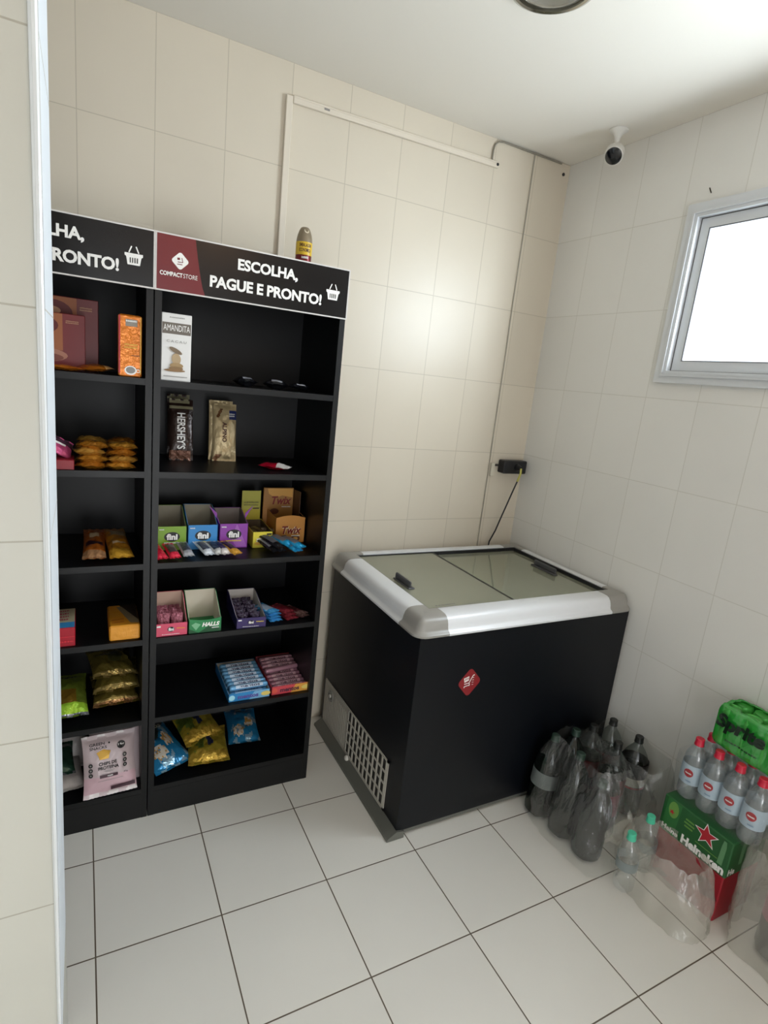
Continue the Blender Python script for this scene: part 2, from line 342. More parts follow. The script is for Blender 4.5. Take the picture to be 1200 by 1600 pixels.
def block(name, label, cat, x, y, z, w, d, h, c, rot=0, front=None, top=None, group=None, bev=.0015, mt=None):
    t = thing(name, label, cat, (x, y, z), rot, group)
    MB().box(-w/2, w/2, 0, d, 0, h, bev=bev).build('box', mt or mat('card '+c, c, .42), t)
    if front: A = Art(); front(A, w, h); A.build('box_print', t, plane((0, 0, 0), (1, 0, 0), (0, 0, 1)))
    if top: A = Art(); top(A, w, d); A.build('top_print', t, plane((0, 0, h), (1, 0, 0), (0, 1, 0)))
    return t
def bagfn(w, h, t, seal=.012, wr=.002, seed=0, pinch=.06):
    def f(x, y, side):
        u = max(-1, min(1, 2*x/w)); v = (y-seal)/(h-2*seal)
        if v <= 0 or v >= 1: z = 0
        else:
            z = t/2*(1-abs(u)**2.6)**.75*(1-abs(2*v-1)**2.8)**.7
            e = (1-abs(u)**4)
            z += wr*e*(noise.noise(Vector((x*38+seed*7, y*30, side*5)))*1.2+noise.noise(Vector((x*90, y*60+seed, side*9)))*.5)*min(1, v*6, (1-v)*6)
        return side*z
    return f
def bag(name, label, cat, loc, rot, w, h, t, mats, pat=None, seal=.012, wr=.002, seed=0, art=None, n=(28, 30), group=None, pinch=.07, zig=True, bend=0):
    f = bagfn(w, h, t, seal, wr, seed); nx, ny = n; b = MB(); vs = []; idx = {}
    def P(u, v, side, e=0):
        y = v*h; k = 1-pinch*math.sin(math.pi*min(1, max(0, v)))**.7
        x = u*w/2; z = f(x, y, side)+side*e
        z += bend*math.sin(v*math.pi) + .0012*math.sin(u*9+seed)*(1-math.sin(math.pi*min(1, max(0, v))))
        zz = (.0012*(1 if int((u+1)*14) % 2 else 0)) if zig and (v <= 0 or v >= 1) else 0
        return (x*k, y+(zz if v >= 1 else -zz), z)
    for side in (1, -1):
        base = len(vs); F = []; mi = []
        for j in range(ny+1):
            for i in range(nx+1): vs.append(P(2*i/nx-1, j/ny, side))
        for j in range(ny):
            for i in range(nx):
                q = (base+j*(nx+1)+i, base+j*(nx+1)+i+1, base+(j+1)*(nx+1)+i+1, base+(j+1)*(nx+1)+i)
                F.append(q if side > 0 else q[::-1]); mi.append(pat((2*i+1)/nx-1, (j+.5)/ny) if (pat and side > 0) else 0)
        b.f += F; b.m += mi
    b.v = vs
    o = b.build(name, mats, smooth=True); place(o, loc, rot); tag(o, label, cat, group)
    if art:
        A = Art(); art(A)
        A.build('wrapper_print', o, lambda x, y, e: P(2*x/w, y/h, 1, e), eps=.0007)
    return o
R = math.radians
# ================================================================== objects on the right unit
X0 = -1.76
# shelf 1
def amandita(A, w, h):
    A.rect(-w/2+.002, w/2-.002, h*.70, h*.865, mat('taupe ink', '6b6258', .5)); A.text('AMANDITA', -w/2+.005, w/2-.005, h*.745, h*.835, white_ink)
    A.squig(-.02, .022, h*.93, h*.955, grey_ink); A.text('CACAU', -w*.33, w*.33, h*.575, h*.61, grey_ink, space=1.4)
    for i, (cx, cz, rx, rz_, ro, c) in enumerate(((-.002, .058, .02, .0065, -.45, '7d6a55'), (0, .055, 0, 0, 0, ''), (.0, .064, .013, .0165, .1, 'b39a78'), (.001, .045, .019, .0085, 0, 'a5885f'), (.0, .037, .02, .006, 0, '8a6c48'))):
        if rx: A.ell(cx, cz+(.03 if i == 0 else 0), rx, rz_, mat('wafer '+c, c, .6), rot=ro)
    A.ell(-.004, .031, .03, .004, mat('crumbs', '8f6f4d', .7)); A.rect(-w*.42, w*.38, .012, .014, grey_ink)
block('wafer_box', 'tall white wafer box with AMANDITA lettering standing on the top shelf', 'box', -1.716, -.368, ZS[1], .084, .03, .193, 'e3e1de', 0, amandita)
m_blk = foil('black gloss wrap', '121216', .12, .2, .5, 60)
for i, (x, y, w, d, rz, lab) in enumerate(((-1.485, -.30, .075, .05, .2, 'black glossy packet under the sign, left end of the three on the top shelf'), (-1.395, -.315, .085, .045, -.15, 'black glossy packet lying between two other black packets on the top shelf'), (-1.315, -.335, .075, .04, .1, 'flat black glossy packet on the top shelf, nearest the right side panel'))):
    bag('packet', lab, 'packet', (x, y-.02, ZS[1]+.017), (0, 0, rz), w, d, .03 if i < 2 else .02, [m_blk, foil('grey glint paint', 'a8a8b0', .15, .5, .5, 60)], lambda u, v: 1 if (abs(v-.3) < .09 and abs(u-.1) < .45) or (v > .8 and u < -.5) else 0, .006, .004, i, n=(20, 14))  # grey patches are glints painted onto the black wrap
# shelf 2
def her(A):
    A.text("HERSHEY'S", -.062, .062, -.014+.1, .014+.1, white_ink, .02, rot=-math.pi/2)
o = bag('chocolate_bar', "dark brown chocolate bar with HERSHEY'S lettering leaning on the second shelf", 'chocolate bar', (-1.664, -.155, ZS[2]+.001), (R(78), 0, R(-3)), .078, .21, .018,
    [foil('dark brown foil', '2a1a14', .25, .3, .3), foil('khaki foil', '8b8568', .35, .3, .2), foil('cocoa foil', '6a4636', .25, .4, .6, 70)],
    lambda u, v: 1 if (v > .93 and u < .7) or (.83 < v < .885) else (2 if v < .16 and u < .8 else 0), .008, .0012, 3, her, pinch=.02, n=(20, 44))
bag('chocolate_bar', 'khaki and brown wrapped chocolate bar just behind the dark brown one', 'chocolate bar', (-1.668, -.112, ZS[2]+.001), (R(80), 0, R(-3)), .074, .222, .012, [MATS['dark brown foil'], MATS['khaki foil']], lambda u, v: 1 if v > .93 else 0, .008, .001, 5, pinch=.02)
def alp(A):
    A.text('ALPINO', -.036, .036, .095, .111, brown_ink, .04, rot=-math.pi/2)
    A.squig(.016, .036, .158, .172, white_ink, 2)
bag('chocolate_bar', 'gold wrapped chocolate bar with a blue patch, leaning on the second shelf', 'chocolate bar', (-1.515, -.145, ZS[2]+.001), (R(78), 0, R(-4)), .083, .205, .018,
    [foil('pale gold foil', 'b8a47c', .3, .35, .35, 50), mat('blue patch', '1e2a5c', .3), foil('brown foil', '6b4526', .3, .4, .3)],
    lambda u, v: 1 if (u > .38 and .72 < v < .88) else (2 if (abs((u+.45)-(v-.82)*2.2) < .13 and .76 < v < .92) or (v < .12 and u < -.2 and abs(u+.9-v*4) < .25) else 0), .008, .0022, 9, alp, pinch=.02, n=(26, 44))
bag('chocolate_bar', 'gold foil chocolate bar tucked behind the one with the blue patch', 'chocolate bar', (-1.525, -.125, ZS[2]+.001), (R(81), 0, R(-4)), .083, .212, .012, [MATS['pale gold foil']], None, .008, .002, 10, pinch=.02)
bag('candy_packet', 'small red and white candy packet lying flat on the second shelf', 'candy packet', (-1.385, -.315, ZS[2]+.012), (0, 0, R(-35)), .11, .06, .022,
    [foil('crimson foil', 'b0122c', .25, .3, .5), foil('white foil', 'dcd6d2', .25, .2, .5), foil('clear grey foil', '8a8a8a', .2, .5, .5)], lambda u, v: 1 if u > .15 else (2 if v > .75 else 0), .006, .003, 4, n=(24, 14), pinch=.03)
# shelf 3
def fini(word, bubble, wc):
    def f(A, w, h):
        A.ell(.0, h*.57, w*.27, h*.2, black_ink); A.text('fini', -w*.19, w*.19, h*.44, h*.7, white_ink, .045)
        A.squig(-w*.27, w*.27, h*.27, h*.37, wc, 1, len(word)); A.squig(-w*.44, -w*.27, h*.85, h*.93, white_ink)
    return f
tray('candy_box', 'open lime green candy box with fini lettering, left end of the third shelf', 'candy box', -1.701, -.255, ZS[3], .094, .13, .084, .128, '7da42a', '8d8674', 0, fini('TUBES', 0, white_ink))
tray('candy_box', 'open blue candy box with fini lettering between the green and purple ones', 'candy box', -1.600, -.258, ZS[3], .1, .13, .088, .132, '2e86c8', '8d8674', 0, fini('REGALIZ', 0, yellow_ink))
def pur(A, w, h):
    A.poly([(w*.1, h*.99), (w*.5-.002, h*.05), (w*.1, h*.05), (-w*.1, h*.4)], mat('light purple', 'a460b4', .4)); fini('BURBUJA', 0, yellow_ink)(A, w, h)
tray('candy_box', 'open purple candy box with fini lettering and raised flaps on the third shelf', 'candy box', -1.494, -.258, ZS[3], .1, .13, .09, .118, '8b3aa0', '857a72', 0, pur, flap=.028)
# yellow box with raised lid
t = tray('candy_box', 'small yellow open box with a tall raised yellow lid beside the Twix boxes', 'candy box', -1.392, -.268, ZS[3], .073, .16, .06, .066, 'd9c93a', '5a4a34', 0,
     lambda A, w, h: (A.rect(w*.2, w*.45, h*.8, h*.9, black_ink), A.squig(-w*.3, w*.35, h*.35, h*.65, white_ink, 2), A.ell(-.01, h*.3, .02, .006, gold_ink)))
b = MB().box(-.042, .03, .158, .16, .06, .178); lid = b.build('lid', mat('card b8b244', 'b8b244', .5), t)
A = Art(); A.rect(-.042, .03, .06, .105, mat('card c2b626', 'b8a81e', .5)); A.squig(-.034, .022, .118, .138, mat('olive ink', '7c7834', .5), 2, 5); A.rect(0, .024, .108, .112, brown_ink); XF[lid.name] = XF[t.name]
A.build('lid_print', lid, plane((0, .158, 0), (1, 0, 0), (0, 0, 1)))
for i in range(4):
    o = MB().box(-.012, .012, -.028, .028, 0, .014, bev=.004).build('chocolate_bonbon', foil('bonbon wrap', '6a5a44', .3, .4, .5), smooth=False)
    place(o, (-1.409+.018*i, -.21+.022*(i % 2), ZS[3]+.032+.006*(i % 2)), (.1, .1*(i-1), .5*i)); tag(o, 'brown wrapped bonbon lying in the small yellow open box', 'bonbon', 'bonbons in the yellow box')
def twixA(w, h, yb):
    A_r = mat('twix red', '7d1410', .4)
    def f(A, ww, hh):
        A.text('Twix', -w*.28, w*.38, yb+h*.36, yb+h*.68, mat('cream ink', 'e8d9b0', .5), .07, .25); A.text('Twix', -w*.28, w*.38, yb+h*.36, yb+h*.68, A_r, .03, .25)
        A.squig(w*.05, w*.33, yb+h*.26, yb+h*.33, white_ink)
    return f
def twfront(A, w, h):
    for cx in (-.024, .022): A.ell(cx, .017, .018, .014, mat('choc', '5b2c14', .4)); A.ell(cx, .017, .01, .006, mat('caramel', 'd9a04a', .4))
    twixA(w, h, 0)(A, w, h)
t = tray('chocolate_display_box', 'open orange Twix display box with a raised back panel, right end of the third shelf', 'chocolate box', -1.274, -.222, ZS[3], .116, .13, .098, .105, 'c98a3c', '3a2412', 0, twfront, dip=-.01)
bp_ = MB().box(-.075, .045, .12, .129, .02, .188, bev=.001).build('back_panel', mat('twix gold', 'a87434', .45), t); XF[bp_.name] = XF[t.name]
A = Art(); A.poly([(-.06, .185), (.04, .185), (.045-.003, .150), (.0, .158), (-.03, .148), (-.055, .165)], mat('caramel', 'd9a04a')); A.text('Twix', -.042, .038, .122, .155, mat('twix red', '7d1410'), .03, .25); A.squig(.0, .035, .11, .116, white_ink)
A.ell(-.03, .095, .018, .012, mat('choc', '5b2c14')); A.build('back_panel_print', bp_, plane((0, .12, 0), (1, 0, 0), (0, 0, 1)))
MB().prism([(.045, .0), (.128, 0), (.128, .182), (.045, .188)], .047, .0485, 'yz').build('side_flap', mat('twix dark', '5b3a1c', .5), t)
def bar(label, x, y, z, rz, w, l, c, band, bc, group=None, seed=0, tilt=0, cat='snack bar', nm='snack_bar', t=.022):
    mm = [foil('wrap '+c, c, .25, .25, .6, 60), foil('wrap '+band, band, .3, .2, .4, 60)] + ([foil('wrap '+bc, bc, .3, .2, .3, 50)] if bc else [])
    return bag(nm, label, cat, (x, y, z+t*.5+.001), (tilt, 0, rz), w, l, t, mm, lambda u, v: 1 if .26 < v < .86 and abs(u) < .75 else (2 if (bc and v > .8) else 0), .009, .0022, seed, n=(16, 26), pinch=.04, group=group)
for i, (lab, x, y, rz, c, bd) in enumerate((
    ('glossy red snack bar at the left front corner of the third shelf', -1.742, -.378, R(12), 'e0304a', 'd2203a'),
    ('red snack bar with a dark grey band beside the glossy red one', -1.703, -.374, R(8), 'e8344c', '5a4a4c'),
    ('silver snack bar with dark band, beside the two red bars', -1.660, -.362, R(6), 'b8b8bc', '4c4c58'),
    ('white snack bar with a charcoal band in front of the blue box', -1.592, -.358, R(14), 'e4e8ee', '4a4c55'),
    ('white and black snack bar in the middle of three, in front of the purple box', -1.556, -.356, R(16), 'd8d6d2', '3c3e4a'),
    ('white snack bar with pink tip and navy band beside the orange bar', -1.534, -.358, R(18), 'e6dcd6', '2f3350'),
    ('orange snack bar with dark purple band in front of the purple box', -1.500, -.362, R(22), 'd9a040', '3a2438'))):
    bar(lab, x, y, ZS[3], rz, .037, .108, c, bd, None, None, i, tilt=R(9))
for i, (x, y, z, rz) in enumerate(((-1.362, -.355, 0, .35), (-1.348, -.355, .014, .42), (-1.340, -.352, 0, .5))):
    bar('black snack bar with a silver band lying in front of the small yellow box', x+.0, y, ZS[3]+z, rz, .036, .12, '1c1c20', ['9c9ca2', '606066', '2c2c30'][i], None, 'black bars in front of the yellow box', 20+i, tilt=R(9))
for i, (x, y, z, rz) in enumerate(((-1.285, -.362, 0, .3), (-1.268, -.36, .012, .5), (-1.305, -.335, .014, .55))):
    bar('grey snack bar with bright blue end lying in front of the Twix box', x, y, ZS[3]+z, rz, .040, .11, '2a9ccc', '77747a', '5a585e', 'blue-tipped bars in front of the Twix box', 30+i, tilt=R(9))
# shelf 4
def fz(word, wc):
    def f(A, w, h):
        A.ell(-w*.02, h*.55, w*.11, h*.2, black_ink); A.text('fini', -w*.1, w*.07, h*.42, h*.68, white_ink, .04); A.squig(w*.16, w*.42, h*.52, h*.68, wc, 1, len(word))
        A.rect(-w*.46, -w*.34, h*.78, h*.9, white_ink); A.squig(-w*.3, w*.25, h*.16, h*.24, white_ink)
    return f
tray('candy_box', 'pink open candy box with fini lettering, left end of the fourth shelf', 'candy box', -1.712, -.376, ZS[4], .101, .13, .045, .108, 'd8506c', 'c8a896', 0, fz('TUTTI', mat('orange ink', 'f0a040')))
def halls(A, w, h):
    A.poly([(-w/2+.001, h*.35), (-w*.2, h*.02), (w*.1, h*.45), (w/2-.001, h*.2), (w/2-.001, h*.02), (-w/2+.001, h*.02)], mat('deep green', '14502c'))
    A.poly([(-w*.42, h*.6), (-w*.3, h*.75), (-w*.14, h*.6), (-w*.28, h*.22)], mat('mint green', '7cb88c')); A.text('HALLS', -w*.1, w*.44, h*.42, h*.72, white_ink, .05, .25)
    A.rect(w*.2, w*.42, h*.28, h*.33, white_ink)
tray('candy_box', 'green open candy box with HALLS lettering and white inside', 'candy box', -1.604, -.376, ZS[4], .108, .13, .052, .108, '27834a', 'd9cfbc', 0, halls, dip=.006)
tray('candy_box', 'dark purple open candy box with fini lettering on the fourth shelf', 'candy box', -1.446, -.378, ZS[4], .103, .2, .038, .07, '33245e', 'cfc8c2', R(-2), fz('UVA', yellow_ink))
random.seed(4)
def tubes(x0, x1, y0, y1, z, c, n, label, grp, rz=0, hgt=.05):
    for k in range(n):
        fx = (k % 2); fy = k//2; x = x0+(x1-x0)*(.27+.46*fx); y = y0+(y1-y0)*(fy+.5)/(n/2)
        bag('candy_packet', label, 'candy packet', (x, y, z+.003), (R(80+random.uniform(-5, 5)), 0, rz+random.uniform(-.06, .06)), (x1-x0)*.44, hgt, .012, [foil('clear '+c, c, .22, .25, .8, 90)], None, .006, .003, k, n=(12, 12), group=grp)
tubes(-1.758, -1.668, -.365, -.27, ZS[4]+.002, '9c5664', 8, 'pinkish sweets packet standing in the pink open box', 'packets in the pink box', 0, .062)
tubes(-1.494, -1.404, -.37, -.2, ZS[4]+.002, '2c1c34', 10, 'dark purple sweets packet standing in the dark purple open box', 'packets in the dark purple box', 0, .042)
for i in range(5):
    bar('light blue snack bar in the stack right of the dark purple box', -1.348-.003*(i % 2), -.36+.012*i/2, ZS[4]+.009*i*(i < 4), R(10+6*i), .05, .095, '4aa0d8', ['3884c4', '9cc4e0', '2c78b8', 'a8b8c8', '2a6cae'][i], None, 'light blue bars on the fourth shelf', 40+i, t=.012)
for i in range(3):
    bar('dark red snack bar in the stack beside the light blue bars', -1.285-.002*i, -.356+.006*i, ZS[4]+.011*i, R(14+7*i), .052, .095, '8a3038', ['94303c', '7c2630', '6e1c28'][i], None, 'dark red bars on the fourth shelf', 50+i, t=.012)
for i in range(2):
    bar('brownish wrapped bar at the right end of the fourth shelf', -1.233-.004*i, -.345, ZS[4]+.01*i, R(24+5*i), .042, .1, '8c6a66', '5a2c30', None, 'brownish bars at the end of the fourth shelf', 60+i, t=.012)
# shelf 5: two open boxes of rolls
def roll(parent_label, x, y, z, c, c2, L, group, rz=0, txt=True):
    t = thing('candy_roll', parent_label, 'candy roll', (x, y, z), (0, 0, rz), group); r = .0105
    M = Matrix.Rotation(math.pi/2, 4, 'Y')
    MB().lathe([(-L/2, .004), (-L/2+.003, .009), (-L/2+.008, r), (-L*.22, r), (L*.2, r), (L/2-.008, r), (L/2-.003, .009), (L/2, .004)], 14, M=M).build('wrapper', foil('roll '+c, c, .25, .3, .5, 60), t, smooth=True)
    if txt:
        A = Art(); A.rect(-L*.34, L*.36, -.4, .75, mat('roll band '+c2, c2, .35), (1, 6)); A.text('mentos', -L*.25, L*.28, -.25, .6, navy_ink if c2 != 'c9a0ac' else mat('plum ink', '4c2038'), .03)
        A.build('roll_print', t, lambda a, q, e: Vector((a, -math.cos(q+.55)*(r+e), math.sin(q+.55)*(r+e))))
    return t
def mfront(c2, tc, blob):
    def f(A, w, h):
        A.poly([(w*.0, h*.02), (w*.49, h*.02), (w*.49, h*.98), (w*.12, h*.98)], mat('panel '+c2, c2, .4)); A.ell(-w*.42, h*.5, .011, .011, mat('blob '+blob, blob, .4)); A.text('mentos', -w*.28, w*.22, h*.25, h*.72, tc, .04)
        A.ell(w*.4, h*.5, .018, .009, mat('blob2', 'e8d070', .4))
    return f
tray('candy_box', 'open blue box full of blue and white mentos rolls', 'candy box', -1.435, -.366, ZS[5], .152, .235, .032, .035, '2a86c4', 'b8b0a0', 0, mfront('7ab4dc', mat('violet ink', '5a4a9c'), 'a8e0f0'))
tray('candy_box', 'open red and orange box of pink mentos rolls, right of the blue one', 'candy box', -1.277, -.366, ZS[5], .150, .235, .034, .04, 'd04450', '6a3c44', 0, mfront('e0a040', mat('plum ink', '4c2038'), 'e05a4a'))
random.seed(8)
for k in range(8): roll('blue and white mentos roll packed in the open blue box', -1.435+random.uniform(-.002, .002), -.35+.026*k, ZS[5]+.018, '5c9ccc', 'b4c8dc', .143, 'rolls in the blue box')
for k in range(7): roll('blue and white mentos roll lying on top of the rolls in the blue box', -1.433+random.uniform(-.003, .003), -.337+.027*k, ZS[5]+.038, '6ca8d4', 'c0d0e0', .143, 'top rolls in the blue box', random.uniform(-.03, .03))
for k in range(7): roll('pink mentos roll packed in the open red and orange box', -1.277, -.345+.027*k, ZS[5]+.018, 'b07c90', 'c9a0ac', .138, 'rolls in the red box', random.uniform(-.03, .03))
for k in range(4): roll('pink mentos roll on top of the rolls in the red and orange box', -1.28+random.uniform(-.004, .004), -.245+.027*k, ZS[5]+.038, 'b88898', 'c9a0ac', .138, 'top rolls in the red box', [.12, -.05, .02, 0][k], k > 0)
# bottom shelf
def chips(dark, seed=0):
    def p(u, v):
        q = noise.noise(Vector((u*2.6+seed, v*4.2, seed))); q2 = noise.noise(Vector((u*7+seed, v*10, seed+4)))
        if v < .05 or v > .95: return 1
        if (u+.3)**2*2.2+(v-.3)**2*13+q*.25+q2*.25 < .30: return 2 if q2 > -.12 else (3 if q2 > -.3 else 1)
        if (u-.42)**2*4+(v-.5)**2*16+q2*.3 < .30: return 3 if q2 > -.05 else 2
        if dark and (v > .60+u*.35+q*.15): return 4
        if q > .28: return 1
        return 0
    return p
m_bl = [foil('bag blue', '2a7fae', .22, .3, .5, 30), foil('bag ice', '9cc0d4', .2, .5, .6, 40), foil('bag cream', 'd8cdbc', .3, .1, .4), foil('bag gold', 'c8964c', .3, .3, .4), foil('bag charcoal', '26302c', .3, .2, .4)]
ch = lambda A: (A.text('Cheetos', -.062, .05, .185, .212, mat('pale ink', 'c9c4a8'), .01, .2),)
bag('snack_bag', 'blue chips bag with dark lettered top, leaning at the left of the bottom shelf', 'snack bag', (-1.682, -.335, ZS[6]+.024), (R(13), 0, R(24)), .15, .235, .045, m_bl, chips(1, 2), .012, .004, 2, ch)
m_gd = [foil('bag yellow gold', 'a08c30', .25, .4, .8, 26), foil('gold seal', 'c8a440', .2, .5, .8, 40), foil('bag navy', '1e2440', .3, .2, .4), foil('olive foil', '4c5a20', .3, .3, .5)]
def gp(u, v):
    q = noise.noise(Vector((u*5, v*8, 1.7)))
    return 1 if v < .26+q*.12 or v > .94 else (2 if (u-.1)**2*5+(v-.5)**2*18+q*.35 < .2 else (3 if (u+.55)**2*2+(v-.55)**2*7+q*.5 < .35 else 0))
bag('snack_bag', 'crumpled gold snack bag lying in front of the other gold bag, bottom shelf', 'snack bag', (-1.566, -.352, ZS[6]+.022), (R(10), 0, R(-5)), .15, .18, .045, m_gd, gp, .012, .005, 5)
bag('snack_bag', 'crumpled gold snack bag resting tilted on top of the front gold bag', 'snack bag', (-1.565, -.262, ZS[6]+.058), (R(14), R(-5), R(14)), .15, .18, .045, m_gd, gp, .012, .005, 11)
bag('snack_bag', 'flat blue snack bag right of the gold bags on the bottom shelf', 'snack bag', (-1.416, -.272, ZS[6]+.02), (R(8), 0, R(-6)), .125, .19, .035, m_bl[:4], chips(0, 6), .01, .004, 7)
# ================================================================== objects on the left unit
def cook(A, w, h):
    A.poly([(-w/2+.002, h*.35), (w*.22, h*.35), (w*.22, h*.99), (-w/2+.002, h*.99)], mat('tan print', '9a5a34', .5)); A.ell(-w*.1, h*.78, w*.27, h*.17, mat('maroon', '5c1416', .5)); A.ell(-w*.12, h*.80, w*.14, h*.06, mat('tan light', 'b88a6a', .5))
    A.ell(-w*.08, h*.26, w*.36, h*.13, mat('biscuit', 'a87460', .6)); A.ell(-w*.05, h*.22, w*.28, h*.08, mat('biscuit 2', '7c4438', .6)); A.squig(w*.26, w*.42, h*.83, h*.89, mat('tan light', 'b88a6a'), 2)
block('cookie_box', 'tall dark red box with tan panel at the back of the top left shelf', 'box', -2.02, -.25, ZS[1], .2, .05, .205, '6a181c', 0, cook)
block('cookie_box', 'smaller dark red box with tan panel standing in front of the tall one', 'box', -2.055, -.315, ZS[1], .2, .05, .155, '701a1e', 0, cook)
def obox(A, w, h):
    A.rect(-w*.2, w*.3, h*.82, h*.93, mat('grey patch', '8a8278', .5)); A.squig(-w*.18, w*.28, h*.88, h*.925, white_ink); A.rect(w*.05, w*.4, h*.35, h*.36, brown_ink)
    A.ell(w*.02, h*.11, w*.26, h*.075, white_ink); A.ell(w*.02, h*.115, w*.2, h*.055, grey_ink); A.ell(w*.34, h*.11, w*.1, h*.03, white_ink); A.ell(w*.34, h*.11, w*.06, h*.017, mat('foil orange', 'c8701c'))
    A.rect(-w*.49, -w*.42, .01, h*.98, red_ink); A.rect(w*.42, w*.46, .01, h*.98, gold_ink); A.squig(-w*.25, w*.3, h*.46, h*.55, gold_ink, 2)
block('coffee_packet', 'upright shiny orange packet with a cup picture on the top left shelf', 'packet', -1.8415, -.372, ZS[1], .062, .05, .172, 'c8701c', 0, obox, mt=foil('foil orange', 'c8701c', .25, .35, .35, 60), bev=.004)
fo = [foil('amber foil', 'b86a1c', .22, .5, .6, 60), foil('amber light', 'd8a868', .3, .3, .4)]
bag('wafer_packet', 'flat orange foil packet lying beside the upright orange one', 'packet', (-1.925, -.375, ZS[1]+.013), (R(3), R(-6), R(10)), .095, .09, .018, fo, lambda u, v: 1 if u > .5 and v < .6 else 0, .008, .002, 1)
bag('wafer_packet', 'flat orange foil packet partly hidden under the dark red boxes', 'packet', (-2.02, -.384, ZS[1]+.009), (0, 0, R(-3)), .13, .06, .016, fo, None, .008, .002, 2)
# shelf 2 left
k = 0
for ix, x in enumerate((-1.945, -1.865)):
    for iz in range(4):
        for iy in range(2):
            k += 1; nm = 'golden wrapped biscuit in the pile on the left unit, second shelf'
            bag('wrapped_biscuit', nm, 'biscuit', (x+.004*(iz % 2), -.372+.10*iy, ZS[2]+.011+.020*iz), (0, R(random.uniform(-5, 5)), R(-90+random.uniform(-12, 12)) if False else R(random.uniform(-8, 8))), .085, .055, .024, [foil('golden wrap %d' % (k % 3), ['b8802c', 'a86c20', 'c09240'][k % 3], .2, .5, .8, 70)], None, .004, .005, k, n=(18, 12), group='golden biscuits in a pile', pinch=.03)
block('candy_packet', 'plain dark red box at the left end of the second shelf, below a pink packet', 'box', -2.045, -.378, ZS[2], .115, .09, .028, '8a0f20')
bag('candy_packet', 'pink and purple crinkled packet resting on the dark red box', 'candy packet', (-2.033, -.345, ZS[2]+.042), (R(38), R(28), R(12)), .085, .07, .02, [foil('pink foil', 'd85a8c', .25, .3, .5), foil('plum foil', '5c3a4a', .25, .3, .5), white_ink], lambda u, v: 1 if v > .55 else (2 if .45 < v < .55 and abs(u) < .5 else 0), .006, .003, 8, n=(18, 18))
# shelf 3 left
cook3 = lambda c: (lambda u, v: 1 if (v < .18) else (2 if .3 < v < .42 and abs(u) < .8 else (3 if .55 < v < .72 and abs(u) < .5 else 0)))
bag('snack_packet', 'brown patterned snack packet lying on the left unit, left of a yellow one', 'snack packet', (-1.938, -.376, ZS[3]+.022), (R(6), 0, R(-1)), .066, .24, .036, [foil('rust foil', 'a4581c', .3, .3, .4), foil('mixed foil', 'c89468', .2, .5, .8), mat('purple dark', '2c1420', .4), mat('cream patch', 'c8b090', .4)], cook3(0), .01, .004, 12, n=(18, 36))
bag('snack_packet', 'amber yellow snack packet lying on the left unit, right of a brown one', 'snack packet', (-1.861, -.377, ZS[3]+.022), (R(6), 0, R(4)), .07, .24, .036, [foil('amber y', 'b87c24', .28, .35, .5), foil('amber bright', 'e0a838', .2, .4, .8), mat('grey print', '8c7c60', .5), mat('cream patch', 'c8b090', .4)], lambda u, v: 1 if v < .2 else (3 if .34 < v < .4 and abs(u) < .6 else (2 if .62 < v < .8 and u > -.4 else 0)), .01, .004, 13, n=(18, 36))
# shelf 4 left
def redb(A, w, h): A.rect(-w*.49, w*.49, h*.5, h*.53, mat('bright red', 'd8283a')); A.squig(-w*.3, w*.45, h*.2, h*.35, mat('bright red', 'd8283a'))
def redt(A, w, d): A.rect(-w*.49, w*.49, .002, d*.28, mat('sky card', '3c90cc')); A.rect(-w*.49, w*.49, d*.28, d*.98, mat('pale card', 'b8b090')); A.squig(-w*.4, w*.34, d*.34, d*.8, mat('raspberry', 'a8284c'), 4, 3)
block('cereal_bar_box', 'small blue, cream and red box half hidden by the wall pier, fourth shelf', 'box', -2.045, -.372, ZS[4], .105, .15, .062, 'b01028', 0, redb, redt)
def yt(A, w, d): A.poly([(-w*.1, d*.98), (w*.48, d*.98), (w*.48, d*.1)], mat('dark print', '3c2c20')); A.poly([(-w*.2, d*.9), (-w*.02, d*.9), (w*.48, d*.2), (w*.48, d*.08), (w*.2, d*.1)], mat('grey print', '8c8070')); A.squig(-w*.4, 0, d*.1, d*.3, mat('rust ink', 'b8641c'), 2)
block('coffee_box', 'amber yellow box with a diagonal printed top on the left unit, fourth shelf', 'box', -1.853, -.372, ZS[4], .09, .17, .052, 'e09a28', 0, None, yt, bev=.004, mt=foil('amber card', 'dc9426', .35, .1, .2))
